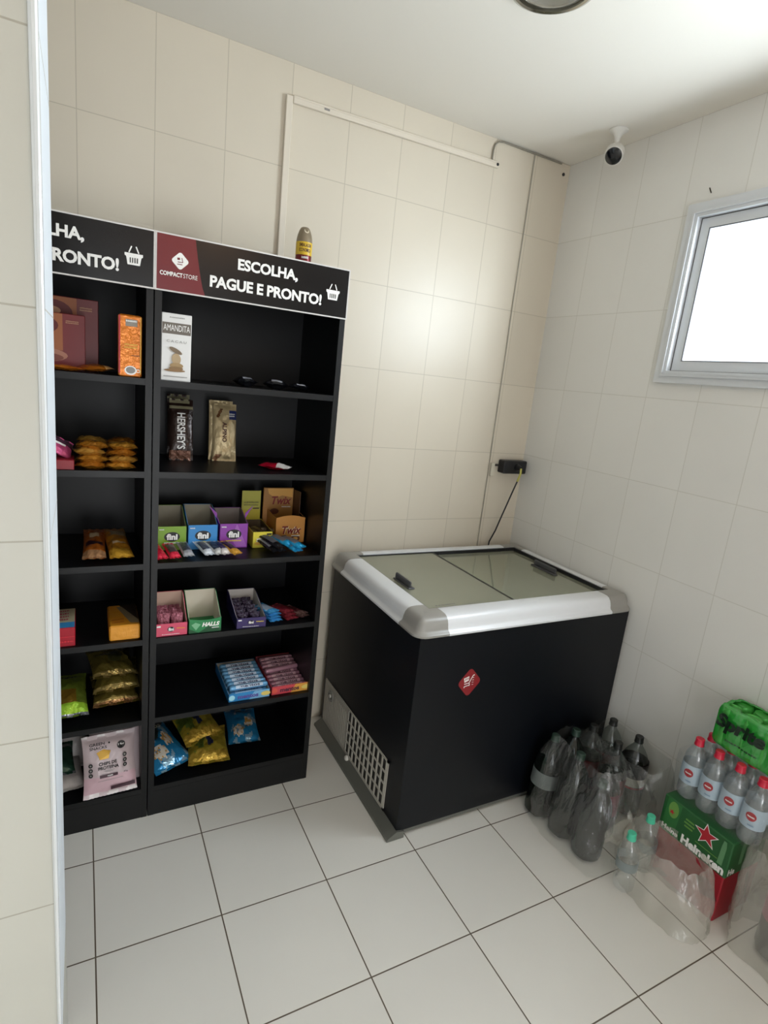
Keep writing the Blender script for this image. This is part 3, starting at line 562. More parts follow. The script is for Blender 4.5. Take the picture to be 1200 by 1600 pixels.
# shelf 5 left
m_gn = [foil('green bag', '6c7c2c', .25, .3, .6, 30), foil('lime foil', 'a0cc38', .2, .3, .6), foil('silver seal', 'b8b8c0', .15, .7, .9, 60), foil('ochre bag', '8a6a24', .25, .4, .6)]
bag('snack_bag', 'green and lime snack bag lying alone on the fifth shelf of the left unit', 'snack bag', (-2.022, -.340, ZS[5]+.026), (R(16), 0, R(2)), .13, .19, .05, m_gn, lambda u, v: 2 if v < .06 else (1 if v < .24 else (3 if abs(u) < .5 and v < .55 else 0)), .012, .005, 21)
m_ol = [foil('olive bag', '786a30', .22, .5, .8, 28), foil('copper seal', 'b88a5c', .15, .7, .9, 50), foil('olive seal', 'b8a060', .18, .6, .9, 50), foil('dark olive', '3c3a1c', .3, .3, .5)]
for i, (z, ry, rz, lab) in enumerate(((.026, 0, 3, 'olive gold snack bag at the bottom of the stack on the left unit'), (.072, -4, -3, 'olive gold snack bag in the middle of the stack on the left unit'), (.12, 6, 10, 'olive gold snack bag on top of the stack on the left unit'))):
    bag('snack_bag', lab, 'snack bag', (-1.873, -.305+.01*i, ZS[5]+z), (R(10), R(ry), R(rz)), .145, .17, .052, m_ol, lambda u, v, i=i: 1 if v < .09 and i == 0 else (2 if v < .12 else (3 if (u-.1)**2*3+(v-.5)**2*9 < .3 else 0)), .012, .006, 30+i)
# bottom left
def prot(A):
    A.text('GREEN', -.062, -.014, .167, .176, black_ink, .02); A.text('SNACKS', -.062, -.008, .155, .164, black_ink, .02); A.ell(.0, .171, .003, .003, black_ink)
    A.ell(.038, .158, .0135, .0125, black_ink); A.text('16g', .028, .048, .154, .163, white_ink, .02)
    A.poly([(-.042, .145), (-.03, .15), (-.018, .153), (-.008, .149), (.004, .146), (-.001, .135), (-.004, .122), (-.033, .122), (-.036, .134)], gold_ink)
    A.text('CHIPS DE', -.036, .022, .102, .113, black_ink, .03); A.text('PROTEINA', -.038, .028, .088, .099, black_ink, .03)
    A.rect(-.02, .014, .083, .0845, grey_ink); A.rect(-.016, .01, .079, .0805, grey_ink)
    A.rect(-.034, .024, .062, .072, mat('plum', '3c1c28')); A.squig(-.016, .008, .0645, .0695, white_ink)
    for (x, ys_) in ((-.062, (.108, .092, .076)), (.048, (.125, .108, .092))):
        for y in ys_: A.ell(x, y, .0068, .0068, black_ink); A.ell(x, y, .003, .003, grey_ink)
    A.text('40g', .042, .056, .066, .072, mat('plum', '3c1c28')); A.rect(-.04, .04, .053, .0545, grey_ink)
    A.poly([(.0, .018), (.078, .018), (.078, .03), (.0, .03)], mat('plum', '3c1c28'))
bag('snack_bag', 'pale pink-grey protein chips bag with CHIPS DE PROTEINA lettering', 'snack bag', (-1.895, -.382, ZS[6]+.006), (R(68), 0, R(3)), .166, .2, .04, [foil('pale pink bag', 'c4b2b4', .4, 0, .25, 22), foil('pink bag low', 'ccaab2', .38, 0, .25, 22), foil('white seal', 'd4ccca', .35, .1, .4)], lambda u, v: 2 if v < .07 or v > .96 else (1 if v < .34 else 0), .014, .004, 40, prot, pinch=.06)
bag('snack_bag', 'pale pink-grey chips bag standing just behind the protein chips bag', 'snack bag', (-1.873, -.325, ZS[6]+.004), (R(77), 0, R(3)), .17, .225, .04, [MATS['pale pink bag']], None, .014, .003, 41, pinch=.05)
bag('snack_bag', 'white snack bag lying at the left of the bottom shelf, under a dark green one', 'snack bag', (-2.04, -.345, ZS[6]+.022), (R(8), 0, R(8)), .15, .17, .04, [foil('white bag', 'b8b0ac', .4, 0, .4, 26)], None, .014, .004, 43)
bag('snack_bag', 'white snack bag leaning upright behind the dark green bag on the bottom shelf', 'snack bag', (-2.02, -.20, ZS[6]+.004), (R(62), 0, R(4)), .13, .17, .04, [MATS['white bag']], None, .014, .004, 45)
bag('snack_bag', 'dark green snack bag on the white one at the left of the bottom shelf', 'snack bag', (-2.062, -.318, ZS[6]+.07), (R(14), R(6), R(6)), .13, .14, .04, [foil('dark green bag', '2c4a3c', .25, .3, .5, 30), MATS['silver seal']], lambda u, v: 1 if v < .06 else 0, .012, .004, 44)
# aerosol on top of the unit
t = thing('spray_can', 'aerosol can with yellow and red label on top of the right shelf unit', 'spray can', (-1.312, -.27, 1.90))
MB().lathe([(0, .024), (.002, .0265), (.06, .0265), (.075, .0265)], 28).build('can', mat('can maroon', '6c1418', .3, .4), t, smooth='auto')
MB().lathe([(.042, .0268), (.082, .0268)], 28, cap=False).build('label_band', mat('can yellow', 'dcb528', .35), t, smooth='auto')
MB().lathe([(.082, .0262), (.092, .0255), (.105, .023), (.117, .019), (.126, .0145), (.129, .010), (.1295, .002)], 28).build('cap', mat('can taupe', '8a7c66', .35, .3), t, smooth='auto')
A = Art(); A.text('EMBALAGEM', -.75, .75, .066, .077, brown_ink, .02); A.text('ECONOMICA', -.75, .75, .051, .062, brown_ink, .02); A.squig(-.4, .4, .028, .04, white_ink)
A.build('label_print', t, lambda a, z, e: Vector(((.0268+e)*math.sin(a-.15), -(.0268+e)*math.cos(a-.15), z)))
A = Art(); A.ell(0, .116, .008, .0075, mat('cap nozzle', 'd8ccb4', .4)); A.build('nozzle', t, lambda a, z, e: Vector((a, -(.0215-(z-.108)*.55)-.0015, z)))
t = MB().tube([(-1.745+.06*math.sin(a)*1.0, -.2, 1.885+.045*math.cos(a)) for a in [(-1.2+2.4*i/12) for i in range(13)]], .0035, 8).build('cable', mat('white cable', 'd0c8b8', .5)); tag(t, 'white cable looped on top of the right unit, behind the red end of its sign', 'cable')
# ================================================================== conduit, wires, outlet
m_pvc = mat('white pvc', 'dcd2c2', .4)
t = thing('cable_trunking', 'white plastic cable trunking running up the back wall and along under the ceiling', 'trunking', (-1.31, -.003, 1.93))
MB().box(-1.325, -1.301, -.014, -.001, 1.92, 2.50, bev=.002).build('vertical_channel', m_pvc, t, world=True)
M = Matrix.Translation((-1.3, 0, 2.480)) @ Matrix.Rotation(-.016, 4, 'Y')
MB().box(0, .905, -.014, -.001, 0, .024, bev=.002, M=M).box(.004, .895, -.0155, -.013, .0165, .018, M=M).build('horizontal_channel', m_pvc, t, world=True)
MB().lathe([(0, .006), (.002, .006)], 12, M=Matrix.Translation((-.403, -.0142, 2.506)) @ Matrix.Rotation(math.pi/2, 4, 'X')).build('end_hole', mat('black plastic'), t, world=True)
MB().box(-1.185, -1.165, -.0165, -.014, 2.49, 2.496, M=None).build('clip', grey_ink, t, world=True)
m_wire = mat('grey cable', '8e897c', .6)
pts = [(-.428, -.006, 2.522), (-.428, -.006, 2.555), (-.422, -.006, 2.58), (-.405, -.006, 2.594), (-.38, -.006, 2.599), (-.30, -.006, 2.5985), (-.2, -.006, 2.5985), (-.05, -.006, 2.5985)]
tag(MB().tube(pts, .0035, 8).build('cable', m_wire), 'thin grey cable curling from the trunking end up to the ceiling edge', 'cable')
pts = [(-.205, -.0035, 2.5985), (-.2048, -.0035, 2.3), (-.207, -.0035, 2.0), (-.2048, -.0035, 1.7), (-.2065, -.0035, 1.4), (-.205, -.0035, 1.2), (-.206, -.0035, .85), (-.205, -.0035, .3)]
tag(MB().tube(pts, .0028, 8).build('cable', mat('painted cable', 'a8a294', .6)), 'thin straight cable running down the back wall beside the outlet block', 'cable')
t = thing('outlet_block', 'black outlet block with a plug, mounted on the back wall near the corner', 'outlet', (-.085, -.002, 1.19))
MB().box(-.15, -.008, -.052, -.002, 1.192, 1.256, bev=.004).build('housing', mat('black plastic'), t, world=True)
M = Matrix.Translation((-.07, -.052, 1.224)) @ Matrix.Rotation(math.pi/2, 4, 'X')
MB().lathe([(0, .018), (.003, .018), (.02, .013), (.03, .009)], 16, M=M).build('plug', mat('black plastic'), t, world=True, smooth='auto')
MB().box(-.172, -.15, -.012, -.006, 1.222, 1.232).build('terminal', mat('dark steel'), t, world=True)
tag(MB().box(-.197, -.176, -.014, -.0005, 1.172, 1.237, bev=.002).build('junction_plate', mat('cream plastic', 'd4cebc', .4)), 'small cream plastic plate on the thin cable left of the outlet block', 'plate')
t = thing('power_cord', 'black power cord with a yellowish sleeve hanging from the outlet to the freezer', 'cord', (-.12, -.05, .8))
c0 = [(-.07, -.082, 1.224), (-.073, -.088, 1.2), (-.084, -.085, 1.16), (-.097, -.075, 1.10), (-.109, -.065, 1.04), (-.125, -.055, .97), (-.14, -.045, .90), (-.155, -.03, .84), (-.16, -.022, .7), (-.17, -.02, .3)]
MB().tube(c0, .0038, 8).build('cord', mat('black plastic'), t, world=True, smooth=True)
MB().tube(c0[:3], .0052, 8).build('sleeve', mat('cord yellow', 'b8b45c', .5), t, world=True, smooth=True)
# ================================================================== camera on the ceiling, ceiling lamp
t = thing('security_camera', 'small white dome-head security camera with black face hanging from the ceiling', 'security camera', (-.119, -.38, H))
MB().lathe([(-.0005, .036), (-.004, .036), (-.008, .030), (-.016, .018), (-.028, .011), (-.042, .0085), (-.055, .010)], 28).build('mount', mat('camera white', 'd9d6cf', .35), t, smooth='auto')
fd = (CP-Vector((-.119, -.38, H-.082))).normalized(); fd = (fd+Vector((.05, .25, -.32))).normalized(); q = fd.to_track_quat('Z', 'Y').to_matrix().to_4x4()
M = Matrix.Translation((0, 0, -.082)) @ q
MB().lathe([(-.037, .004), (-.035, .016), (-.026, .029), (-.008, .036), (.012, .0365), (.021, .035), (.022, .0315)], 32, M=M).build('housing', mat('camera white'), t, smooth='auto')
MB().lathe([(.020, .0318), (.026, .0305), (.0295, .022), (.0303, .006)], 32, M=M).build('lens_face', mat('camera black', '0c0d12', .15, 0, .5), t, smooth='auto')
MB().lathe([(.0302, .003), (.0308, .003)], 12, M=M @ Matrix.Translation((0, .012, -.0015))).build('lens', mat('lens grey', '4a4c52', .1), t)
t = thing('ceiling_lamp', 'round chrome-rimmed glass ceiling lamp, unlit, above the floor space', 'ceiling lamp', (-.893, -.842, H))
MB().lathe([(-.0005, .118), (-.012, .1175), (-.02, .112), (-.0235, .104), (-.021, .098), (-.012, .0955), (-.0005, .0955)], 56, cap=False).build('rim', mat('chrome', 'b8b4aa', .12, 1), t, smooth='auto')
MB().lathe([(-.012, .0955), (-.02, .088), (-.027, .07), (-.032, .045), (-.034, .002)], 48).build('glass_dome', mat('smoked glass', '6e6c62', .1, 0, .8), t, smooth='auto')
# ================================================================== chest freezer
fz_ = thing('chest_freezer', 'black chest freezer with white and grey rim and sliding glass lids', 'freezer', (-.5, -.42, 0))
m_fb = mat('freezer black', '05080f', .42, spec=.3); m_fw = mat('freezer white rim', 'dfe0e2', .3); m_fg = mat('freezer grey', '97948e', .32)
x0, x1, y0, y1 = -1.002, -.012, -.787, -.055
b = MB(); zb = .028; zt = .7705; T = .05
b.box(x0, x1, y0, y1, zb, .40, bev=.0).box(x0, x0+T, y0, y1, .40, zt).box(x1-T, x1, y0, y1, .40, zt).box(x0+T, x1-T, y0, y0+T, .40, zt).box(x0+T, x1-T, y1-T, y1, .40, zt)
b.build('body', m_fb, fz_, world=True)
m_in = mat('freezer liner', 'c4c4b4', .4)
b = MB(); e = .004
b.box(x0+T, x1-T, y0+T, y1-T, .40, .41).box(x0+T, x0+T+e, y0+T, y1-T, .41, .80).box(x1-T-e, x1-T, y0+T, y1-T, .41, .80).box(x0+T, x1-T, y0+T, y0+T+e, .41, .80).box(x0+T, x1-T, y1-T-e, y1-T, .41, .80)
b.build('liner', m_in, fz_, world=True)
prof = [(0, .772), (-.001, .779), (.004, .784), (.010, .787), (.0135, .793), (.016, .806), (.021, .819), (.030, .829), (.042, .8335), (.062, .835), (.085, .8345), (.094, .833), (.095, .826), (.095, .79)]
RX0, RX1, RY0, RY1 = -1.022, .002, -.797, -.038
LC = .125; RC = .042
WS = {0: 1.0, 1: .55, 2: .75, 3: 1.0}
def inx(d): return d          # inset
def corner_path(d, q):
    # q: 0 front-left 1 front-right 2 back-right 3 back-left ; rounded path of inset d
    sx = -1 if q in (0, 3) else 1; s2 = -1 if q in (0, 1) else 1
    kx = .62 if sx > 0 else 1; ky = .75 if s2 > 0 else 1
    ox = (RX0 if sx < 0 else RX1); oy = (RY0 if s2 < 0 else RY1)
    ix, iy = d*kx, d*ky; r = max(RC-d, 0); P = []
    ex = ox-sx*LC; ey = oy-s2*LC
    P.append((ex, oy-s2*iy))
    cx = ox-sx*max(RC, ix); cy_ = oy-s2*max(RC, iy)
    for k in range(7):
        a = math.pi/2*k/6
        rx = max(RC-ix, 0); ry = max(RC-iy, 0)
        P.append((cx+sx*rx*math.sin(a), cy_+s2*ry*math.cos(a)))
    P.append((ox-sx*ix, ey)); return P
for q in range(4):
    b = MB(); rows = [[(x, y, z+.0008) for x, y in corner_path(d-.0006, q)] for d, z in prof]; n = len(rows[0]); vs = [p for r_ in rows for p in r_]
    flip = q in (1, 3)
    fs = []
    for j in range(len(rows)-1):
        for i in range(n-1):
            f_ = (j*n+i, j*n+i+1, (j+1)*n+i+1, (j+1)*n+i); fs.append(f_ if flip else f_[::-1])
    b.add(vs, fs); b.build('rim_corner', m_fg, fz_, world=True, smooth='auto')
def side(kind):
    vs = []
    for d, z in prof:
        if kind == 'f': vs += [(RX0+LC, RY0+d, z), (RX1-LC, RY0+d, z)]
        if kind == 'b': vs += [(RX0+LC, RY1-d*.75, z), (RX1-LC, RY1-d*.75, z)]
        if kind == 'l': vs += [(RX0+d, RY0+LC, z), (RX0+d, RY1-LC, z)]
        if kind == 'r': vs += [(RX1-d*.62, RY0+LC, z), (RX1-d*.62, RY1-LC, z)]
    fs = [(2*j, 2*j+1, 2*j+3, 2*j+2) if kind in 'fr' else (2*j+1, 2*j, 2*j+2, 2*j+3) for j in range(len(prof)-1)]
    MB().add(vs, fs).build('rim_rail', m_fw, fz_, world=True, smooth='auto')
for k in 'fblr': side(k)
gx0, gx1, gy0, gy1 = RX0+.095, RX1-.059, RY0+.095, RY1-.071
m_gas = mat('black gasket', '15161a', .5)
b = MB()
for (a0, a1, c0_, c1_) in ((gx0, gx1, gy0, gy0+.006), (gx0, gx1, gy1-.008, gy1), (gx0, gx0+.006, gy0, gy1), (gx1-.008, gx1, gy0, gy1)): b.box(a0, a1, c0_, c1_, .795, .829)
b.build('gasket', m_gas, fz_, world=True)
m_gl = film('frosty glass', 'd0d4c4', .93, .12, .0, 12, body='b4b4a0', milk=.55); m_gl2 = film('clear lid glass', 'e4e8dc', .92, .05, .0, 12, body='c0c0ac', milk=.34)
xm = -.545
MB().box(gx0+.006, xm, gy0+.007, gy1-.009, .8215, .8255).build('sliding_lid', m_gl, fz_, world=True)
MB().box(xm-.03, gx1-.009, gy0+.007, gy1-.009, .811, .815).build('sliding_lid', m_gl2, fz_, world=True)
MB().box(xm-.004, xm+.004, gy0+.007, gy1-.009, .8162, .8268).build('lid_edge_strip', mat('dark gasket strip', '2e2f2c', .5), fz_, world=True)
m_hd = mat('handle grey', '46464a', .45)
def handle(x, y, z, L, s):
    b = MB(); b.box(x-.014, x+.014, y-L/2, y+L/2, z, z+.005, bev=.002); b.box(x-.005-s*.004, x+.005-s*.004, y-L/2+.006, y+L/2-.006, z+.005, z+.028, bev=.003); b.build('lid_handle', m_hd, fz_, world=True)
handle(-.885, -.45, .8256, .125, 1); handle(-.125, -.40, .8152, .15, -1)
# frost heaps inside
def heap(cx, cy_, rx, ry, h, seed):
    vs = []; fs = []; n = 20
    for j in range(n+1):
        for i in range(n+1):
            u, v = i/n*2-1, j/n*2-1; e = max(0, 1-max(abs(u), abs(v))**3)
            vs.append((cx+u*rx, cy_+v*ry, .412+h*e*(.75+.5*noise.noise(Vector((u*2+seed, v*2, seed))))))
    for j in range(n):
        for i in range(n): fs.append((j*(n+1)+i, j*(n+1)+i+1, (j+1)*(n+1)+i+1, (j+1)*(n+1)+i))
    return vs, fs
vs, fs = heap(-.25, -.35, .19, .26, .22, 3)
o = MB().add(vs, fs).build('frost_layer', mat('frost', 'd8d8cc', .7), fz_, world=True, smooth=True)
# small print on the front left corner of the rim and glass
A = Art(); gi = mat('faint ink', '5c5c58', .5)
A.squig(-.895, -.815, -.698, -.688, black_ink, 1, 2); A.squig(-.905, -.82, -.716, -.708, gi, 1, 4); A.squig(-.80, -.71, -.7165, -.709, gi, 1, 7)
A.build('rim_print', fz_, lambda a, c, e: Vector((a, c, .8357+e)), world=True)
# grille, skid, feet, sticker
m_gr = mat('grille plastic', 'b7b2a6', .45)
t = MB(); gx = x0-.001
ga0, ga1, gz0, gz1 = -.080, -.690, .036, .243
t.box(gx-.003, gx, ga1, ga0, gz0, gz0+.012).box(gx-.003, gx, ga1, ga0, gz1-.008, gz1)
t.box(gx-.003, gx, ga1, ga1+.012, gz0, gz1)
ya = -.335
t.box(gx-.004, gx, ya, ga0, gz0+.012, gz1-.008)
cols = 10
for i in range(cols+1):
    y = ga1+.012+(ya-ga1-.012)*i/cols; t.box(gx-.004, gx, y-.0045, y+.0045, gz0+.012, gz1-.008)
for j in range(1, 4):
    z = gz0+.012+(gz1-gz0-.02)*j/4; t.box(gx-.0045, gx, ga1+.012, ya, z-.003, z+.003)
for i in range(14):
    y = ya+.008+i*.0165; t.box(gx-.0052, gx-.004, y-.002, y+.002, gz0+.02, gz1-.03-(.03 if i > 8 else 0))
g = t.build('side_grille', m_gr, fz_, world=True); XF[g.name] = XF[fz_.name]
MB().box(gx-.0006, gx-.0002, ga1+.006, ya, gz0+.006, gz1-.004).build('grille_backing', mat('grille dark', '1a1814', .7), g, world=True)
M = Matrix.Translation((gx-.004, -.152, .195)) @ Matrix.Rotation(-math.pi/2, 4, 'Y')
MB().lathe([(0, .026), (.004, .026), (.006, .022), (.004, .018), (.002, .016)], 20, M=M).build('thermostat_ring', mat('thermo grey', '8c8a82', .4), g, world=True, smooth='auto')
MB().lathe([(.002, .009), (.009, .008), (.010, .004)], 14, M=M).build('thermostat_knob', mat('thermo light', 'c8c4bc', .4), g, world=True)
MB().lathe([(0, .012), (.008, .011), (.012, .006)], 14, M=Matrix.Translation((gx-.005, -.37, .035)) @ Matrix.Rotation(-math.pi/2, 4, 'Y')).build('drain_cap', mat('cap white', 'd4d0c6', .4), g, world=True)
m_sk = mat('skid grey', '6e6f68', .4, .3)
b = MB(); b.prism([(x0-.038, .002), (x0+.03, .002), (x0+.03, .028), (x0-.001, .034), (x0-.036, .012)], y0-.008, y1-.01, 'xz'); b.box(x0+.03, x1, y0+.004, y1, .012, .028)
b.build('base_frame', m_sk, fz_, world=True)
for (fx, fy) in ((x0+.05, y0+.03), (x1-.05, y0+.03), (x0+.05, y1-.04), (x1-.05, y1-.04)):
    MB().lathe([(0, .016), (.012, .016)], 14, M=Matrix.Translation((fx, fy, 0))).build('foot', mat('black plastic'), fz_, world=True)
A = Art(); cx, cz = -.776, .577; P = []; s_ = .044
for k in range(4):
    a0 = math.pi/4+math.pi/2*k
    for j in range(6):
        a = a0-math.pi/4+math.pi/2*j/5; P.append((math.cos(a0)*s_*.74+math.cos(a)*s_*.30, math.sin(a0)*s_*.74+math.sin(a)*s_*.30))
ro = math.pi/4; P = [(cx+(p[0]*math.cos(ro)-p[1]*math.sin(ro)), cz+(p[0]*math.sin(ro)+p[1]*math.cos(ro))*1.12) for p in P]
A.poly(P, mat('sticker red', '8a2026', .35))
ln = lambda a, b_, c, d, w: A.line(cx+a, cz+b_, cx+c, cz+d, w, white_ink)
A.poly([(cx-.026, cz+.018), (cx-.004, cz+.024), (cx-.003, cz+.008), (cx-.021, cz+.001)], white_ink)
for k in range(3): A.rect(cx-.021+.006*k, cx-.018+.006*k, cz+.008+.002*k, cz+.018+.001*k, mat('sticker red'))
ln(-.022, -.004, -.002, -.002, .003); ln(-.002, -.002, .012, .026, .003); ln(.012, .026, .018, .027, .004); ln(-.002, -.002, .001, -.008, .003); ln(.001, -.008, -.001, -.013, .003); ln(-.001, -.010, -.022, -.013, .003); ln(-.022, -.013, -.021, -.018, .003)
for k in range(4): ln(.009, .018-.009*k, .016, .018-.009*k, .0018)
A.build('cart_sticker', fz_, plane((0, y0, 0), (1, 0, 0), (0, 0, 1)), world=True)
# ================================================================== drinks on the floor
def bottle(name, label, cat, loc, h, r, shell, liquid, capm, lab=None, fill=.78, rot=(0, 0, 0), group=None, ribs=0, art=None, capless=False, scale_neck=1):
    t = thing(name, label, cat, loc, rot, group); hb = h-.02; nr = .0135*(r/.052)**.35
    def P(o): return [(0+o, .62*r-o), (.012*h/.33, .93*r-o), (.03*h/.33, r-o), (.30*h, .985*r-o), (.34*h, r-o), (.60*h, r-o), (.66*h, .985*r-o), (.72*h, .92*r-o), (.78*h, .78*r-o), (.84*h, .55*r-o), (.885*h, .34*r-o), (.915*h, nr-o), (hb, nr-o)]
    pet = lambda a, z: 1-.10*max(0, 1-z/(.09*h))*abs(math.sin(2.5*a))
    rp = P(0)
    if ribs: rp = sorted(rp+[(h*(.08+.42*k/ribs), r*(.955 if k % 2 else 1)) for k in range(1, ribs)], key=lambda q: q[0])
    MB().lathe(rp, 30, mod=pet).build('shell', shell, t, smooth=True)
    if liquid is not None:
        lp = [(z, q) for z, q in P(.0012) if z < h*fill]; a = [q for q in P(.0012) if q[0] >= h*fill][0]; c_ = lp[-1]; f_ = (h*fill-c_[0])/(a[0]-c_[0]); lp.append((h*fill, c_[1]+(a[1]-c_[1])*f_))
        MB().lathe(lp, 24, mod=pet).build('liquid', liquid, t, smooth='auto')
    if not capless:
        MB().lathe([(hb-.005, nr+.0035), (hb+.003, nr+.0025), (hb+.004, nr+.002), (h-.002, nr+.002), (h, nr)], 20, mod=lambda a, z: 1+.03*math.cos(12*a)).build('cap', capm, t, smooth='auto')
    if lab:
        z0, z1, lm = lab; L = MB().lathe([(z0, r+.0006), (z1, r+.0006)], 30, cap=False).build('label', lm, t, smooth='auto')
        if art: A = Art(); art(A); XF[L.name] = XF[t.name]; A.build('label_print', L, lambda a, z, e: Vector(((r+.0009+e)*math.cos(a), (r+.0009+e)*math.sin(a), z)))
    return t
pet_clear = film('clear bottle', 'fdfefe', .93, .06, .12, 18, milk=.07); pet_green = film('green bottle', '4c7a5e', .95, .06, .1, 18, body='2c4438', milk=.05, edge=.3)
pet_grey = film('smoky bottle', 'dce0de', .95, .06, .1, 18, body='a8b0ae', milk=.05, edge=.3)
cola = mat('cola', '120a08', .12); guar = mat('dark green drink', '0c1c15', .2); capk = mat('black cap', '1e201e', .4); capg = mat('dark green cap', '243a30', .4)
water = film('water', 'fafcfd', .97, .03, 0, body='d0d8dc', milk=.18, edge=.15)
# left pack: dark green 2 l bottles
for i, (x, y, tl) in enumerate(((-.415, -.868, 5), (-.303, -.868, 4), (-.405, -.985, 5), (-.395, -1.095, 4))):
    bottle('soda_bottle', 'dark green soda bottle in the left shrink-wrapped pack beside the freezer', 'bottle', (x, y, .003), .335 if i < 3 else .30, .052, pet_green, guar, capg, (.13, .19, mat('grey label', '6c7270', .4)) if i in (0,) else None, .72, (0, R(tl), 0), 'dark green bottles in the left pack', art=None)
# right pack: colas with black caps
colab = mat('black label', '0c0b10', .35)
for i, (x, y) in enumerate(((-.182, -.868), (-.068, -.866), (-.178, -.984), (-.062, -.986))):
    bottle('cola_bottle', 'cola bottle with a black cap in the right shrink-wrapped pack by the wall', 'bottle', (x, y, .003), .333, .052, pet_grey, cola, capk, (.13, .235, colab) if i == 3 else (.13, .20, mat('cola red', '6c1820', .35)), .60, (0, 0, 0), 'cola bottles by the wall',
           art=(lambda A: (A.rect(-3.1, 3.1, .14, .175, mat('off white label', 'b8b4a8', .5), (24, 1)), A.rect(-3.1, 3.1, .132, .138, red_ink, (24, 1)))) if i == 3 else None)
bottle('cola_bottle', 'dark bottle with a faded red label between the two wrapped packs', 'bottle', (-.262, -1.035, .003), .30, .052, pet_grey, cola, capk, (.11, .2, mat('dull red label', '70303a', .4)), .88, (R(0), R(-3), 0), capless=True)
# shrink film
def wrap(name, label, cx, cy_, hx, hy, h, mm, seed, topx=1, topy=1, lean=(0, 0), n=56, lv=26, amp=.012, flare=.0, crown=0, ex=3.5):
    vs = []; fs = []
    for j in range(lv+1):
        v = j/lv; z = v*h
        for i in range(n):
            a = 2*math.pi*i/n; c, s_ = math.cos(a), math.sin(a)
            k = (abs(c)**ex+abs(s_)**ex)**(-1/ex)
            w = max(0, (v-.55)/.45); sx = hx*(1-w*w*(1-topx)); s2 = hy*(1-w*w*(1-topy))
            nn = noise.noise(Vector((c*2.3+seed, s_*2.3, v*2.2)))*amp + noise.noise(Vector((c*9+seed, s_*9, v*3.0)))*amp*.55 + abs(noise.noise(Vector((a*5+v*3, v*7, seed))))*amp*.5
            x = cx+lean[0]*v+(sx+nn)*k*c; y = cy_+lean[1]*v+(s2+nn)*k*s_
            zz = z+(crown*noise.noise(Vector((c*3, s_*3, seed+5))) if v > .6 else 0)*(v-.6)/.4
            x += flare*(1-v)**4*c; y += flare*(1-v)**4*s_
            vs.append((min(x, XR-.004), y, max(.0015, zz)))
    for j in range(lv):
        for i in range(n): fs.append((j*n+i, j*n+(i+1) % n, (j+1)*n+(i+1) % n, (j+1)*n+i))
    o = MB().add(vs, fs).build(name, mm, smooth=True); return tag(o, label, 'plastic wrap')
m_wrap = film('shrink film', 'fbfcfb', .95, .14, .7, 22, body='dcdcd8', milk=.045, edge=.42); m_wrap2 = film('shrink film milky', 'f8f8f4', .92, .2, .6, 16, body='d8d4ca', milk=.24, edge=.45)
wrap('shrink_wrap', 'crinkled clear shrink film around the dark green soda bottles', -.352, -1.002, .114, .184, .335, m_wrap, 1, .66, .72, (.03, .02), flare=.008, crown=.03, amp=.016)
wrap('shrink_wrap', 'clear shrink film around the cola bottles in the corner by the wall', -.113, -.985, .116, .182, .31, m_wrap, 9, .8, .86, (0, 0), crown=.03, amp=.012)
# crumpled loose sheets
def sheet(name, label, P, mm, seed, amp=.02, n=26, m2=26):
    (a, b_, c, d) = [Vector(p) for p in P]; vs = []; fs = []
    for j in range(n+1):
        for i in range(m2+1):
            u, v = i/m2, j/n; p = a.lerp(b_, u).lerp(d.lerp(c, u), v)
            q = p*14+Vector((seed, 0, 0)); dv = Vector((noise.noise(q), noise.noise(q+Vector((9, 3, 1))), noise.noise(q+Vector((2, 8, 5)))))*amp
            dv += Vector((noise.noise(q*3), noise.noise(q*3+Vector((1, 1, 7))), noise.noise(q*3+Vector((5, 2, 1)))))*amp*.45
            p = p+dv; vs.append((min(p.x, XR-.004), p.y, max(p.z, .002)))
    for j in range(n):
        for i in range(m2): w = m2+1; fs.append((j*w+i, j*w+i+1, (j+1)*w+i+1, (j+1)*w+i))
    return tag(MB().add(vs, fs).build(name, mm, smooth=True), label, 'plastic wrap')
sheet('plastic_film', 'torn white-edged film hanging down the front of the dark green bottles', ((-.43, -1.185, .17), (-.30, -1.165, .23), (-.27, -1.215, .012), (-.34, -1.20, .09)), m_wrap2, 2, .026)
sheet('plastic_film', 'crumpled clear film lying on the floor in front of the cola bottles', ((-.36, -1.17, .02), (-.2, -1.12, .06), (-.16, -1.21, .02), (-.32, -1.235, .008)), m_wrap, 5, .035)
sheet('plastic_film', 'loose clear film hanging in strands at the front of the cola bottles', ((-.19, -1.13, .27), (-.11, -1.10, .25), (-.10, -1.16, .06), (-.17, -1.17, .08)), m_wrap, 7, .03)
# pack C: two small clear bottles with mint caps inside a mostly empty wrap
mint = mat('mint cap', '4fc4a0', .35)
for i, (x, y) in enumerate(((-.395, -1.252), (-.262, -1.222))):
    bottle('water_bottle', ['small empty clear bottle with a mint green cap, nearer the camera of the two', 'small empty clear bottle with a mint green cap, closer to the wall of the two'][i], 'bottle', (x+.02, y+.005, .003), .222, .034, pet_clear, None, mint, (.09, .125, film('clear label', 'd8e0e0', .95, .3, 0, body='98a4a8', milk=.4)) , .7, (0, R(-4), 0), ribs=8)
wrap('shrink_wrap', 'long loose clear wrap around the two mint-capped bottles, in front of the beer carton', -.302, -1.34, .082, .145, .2, m_wrap2, 14, .9, .82, (.02, .03), crown=.02, amp=.014, ex=2.6)
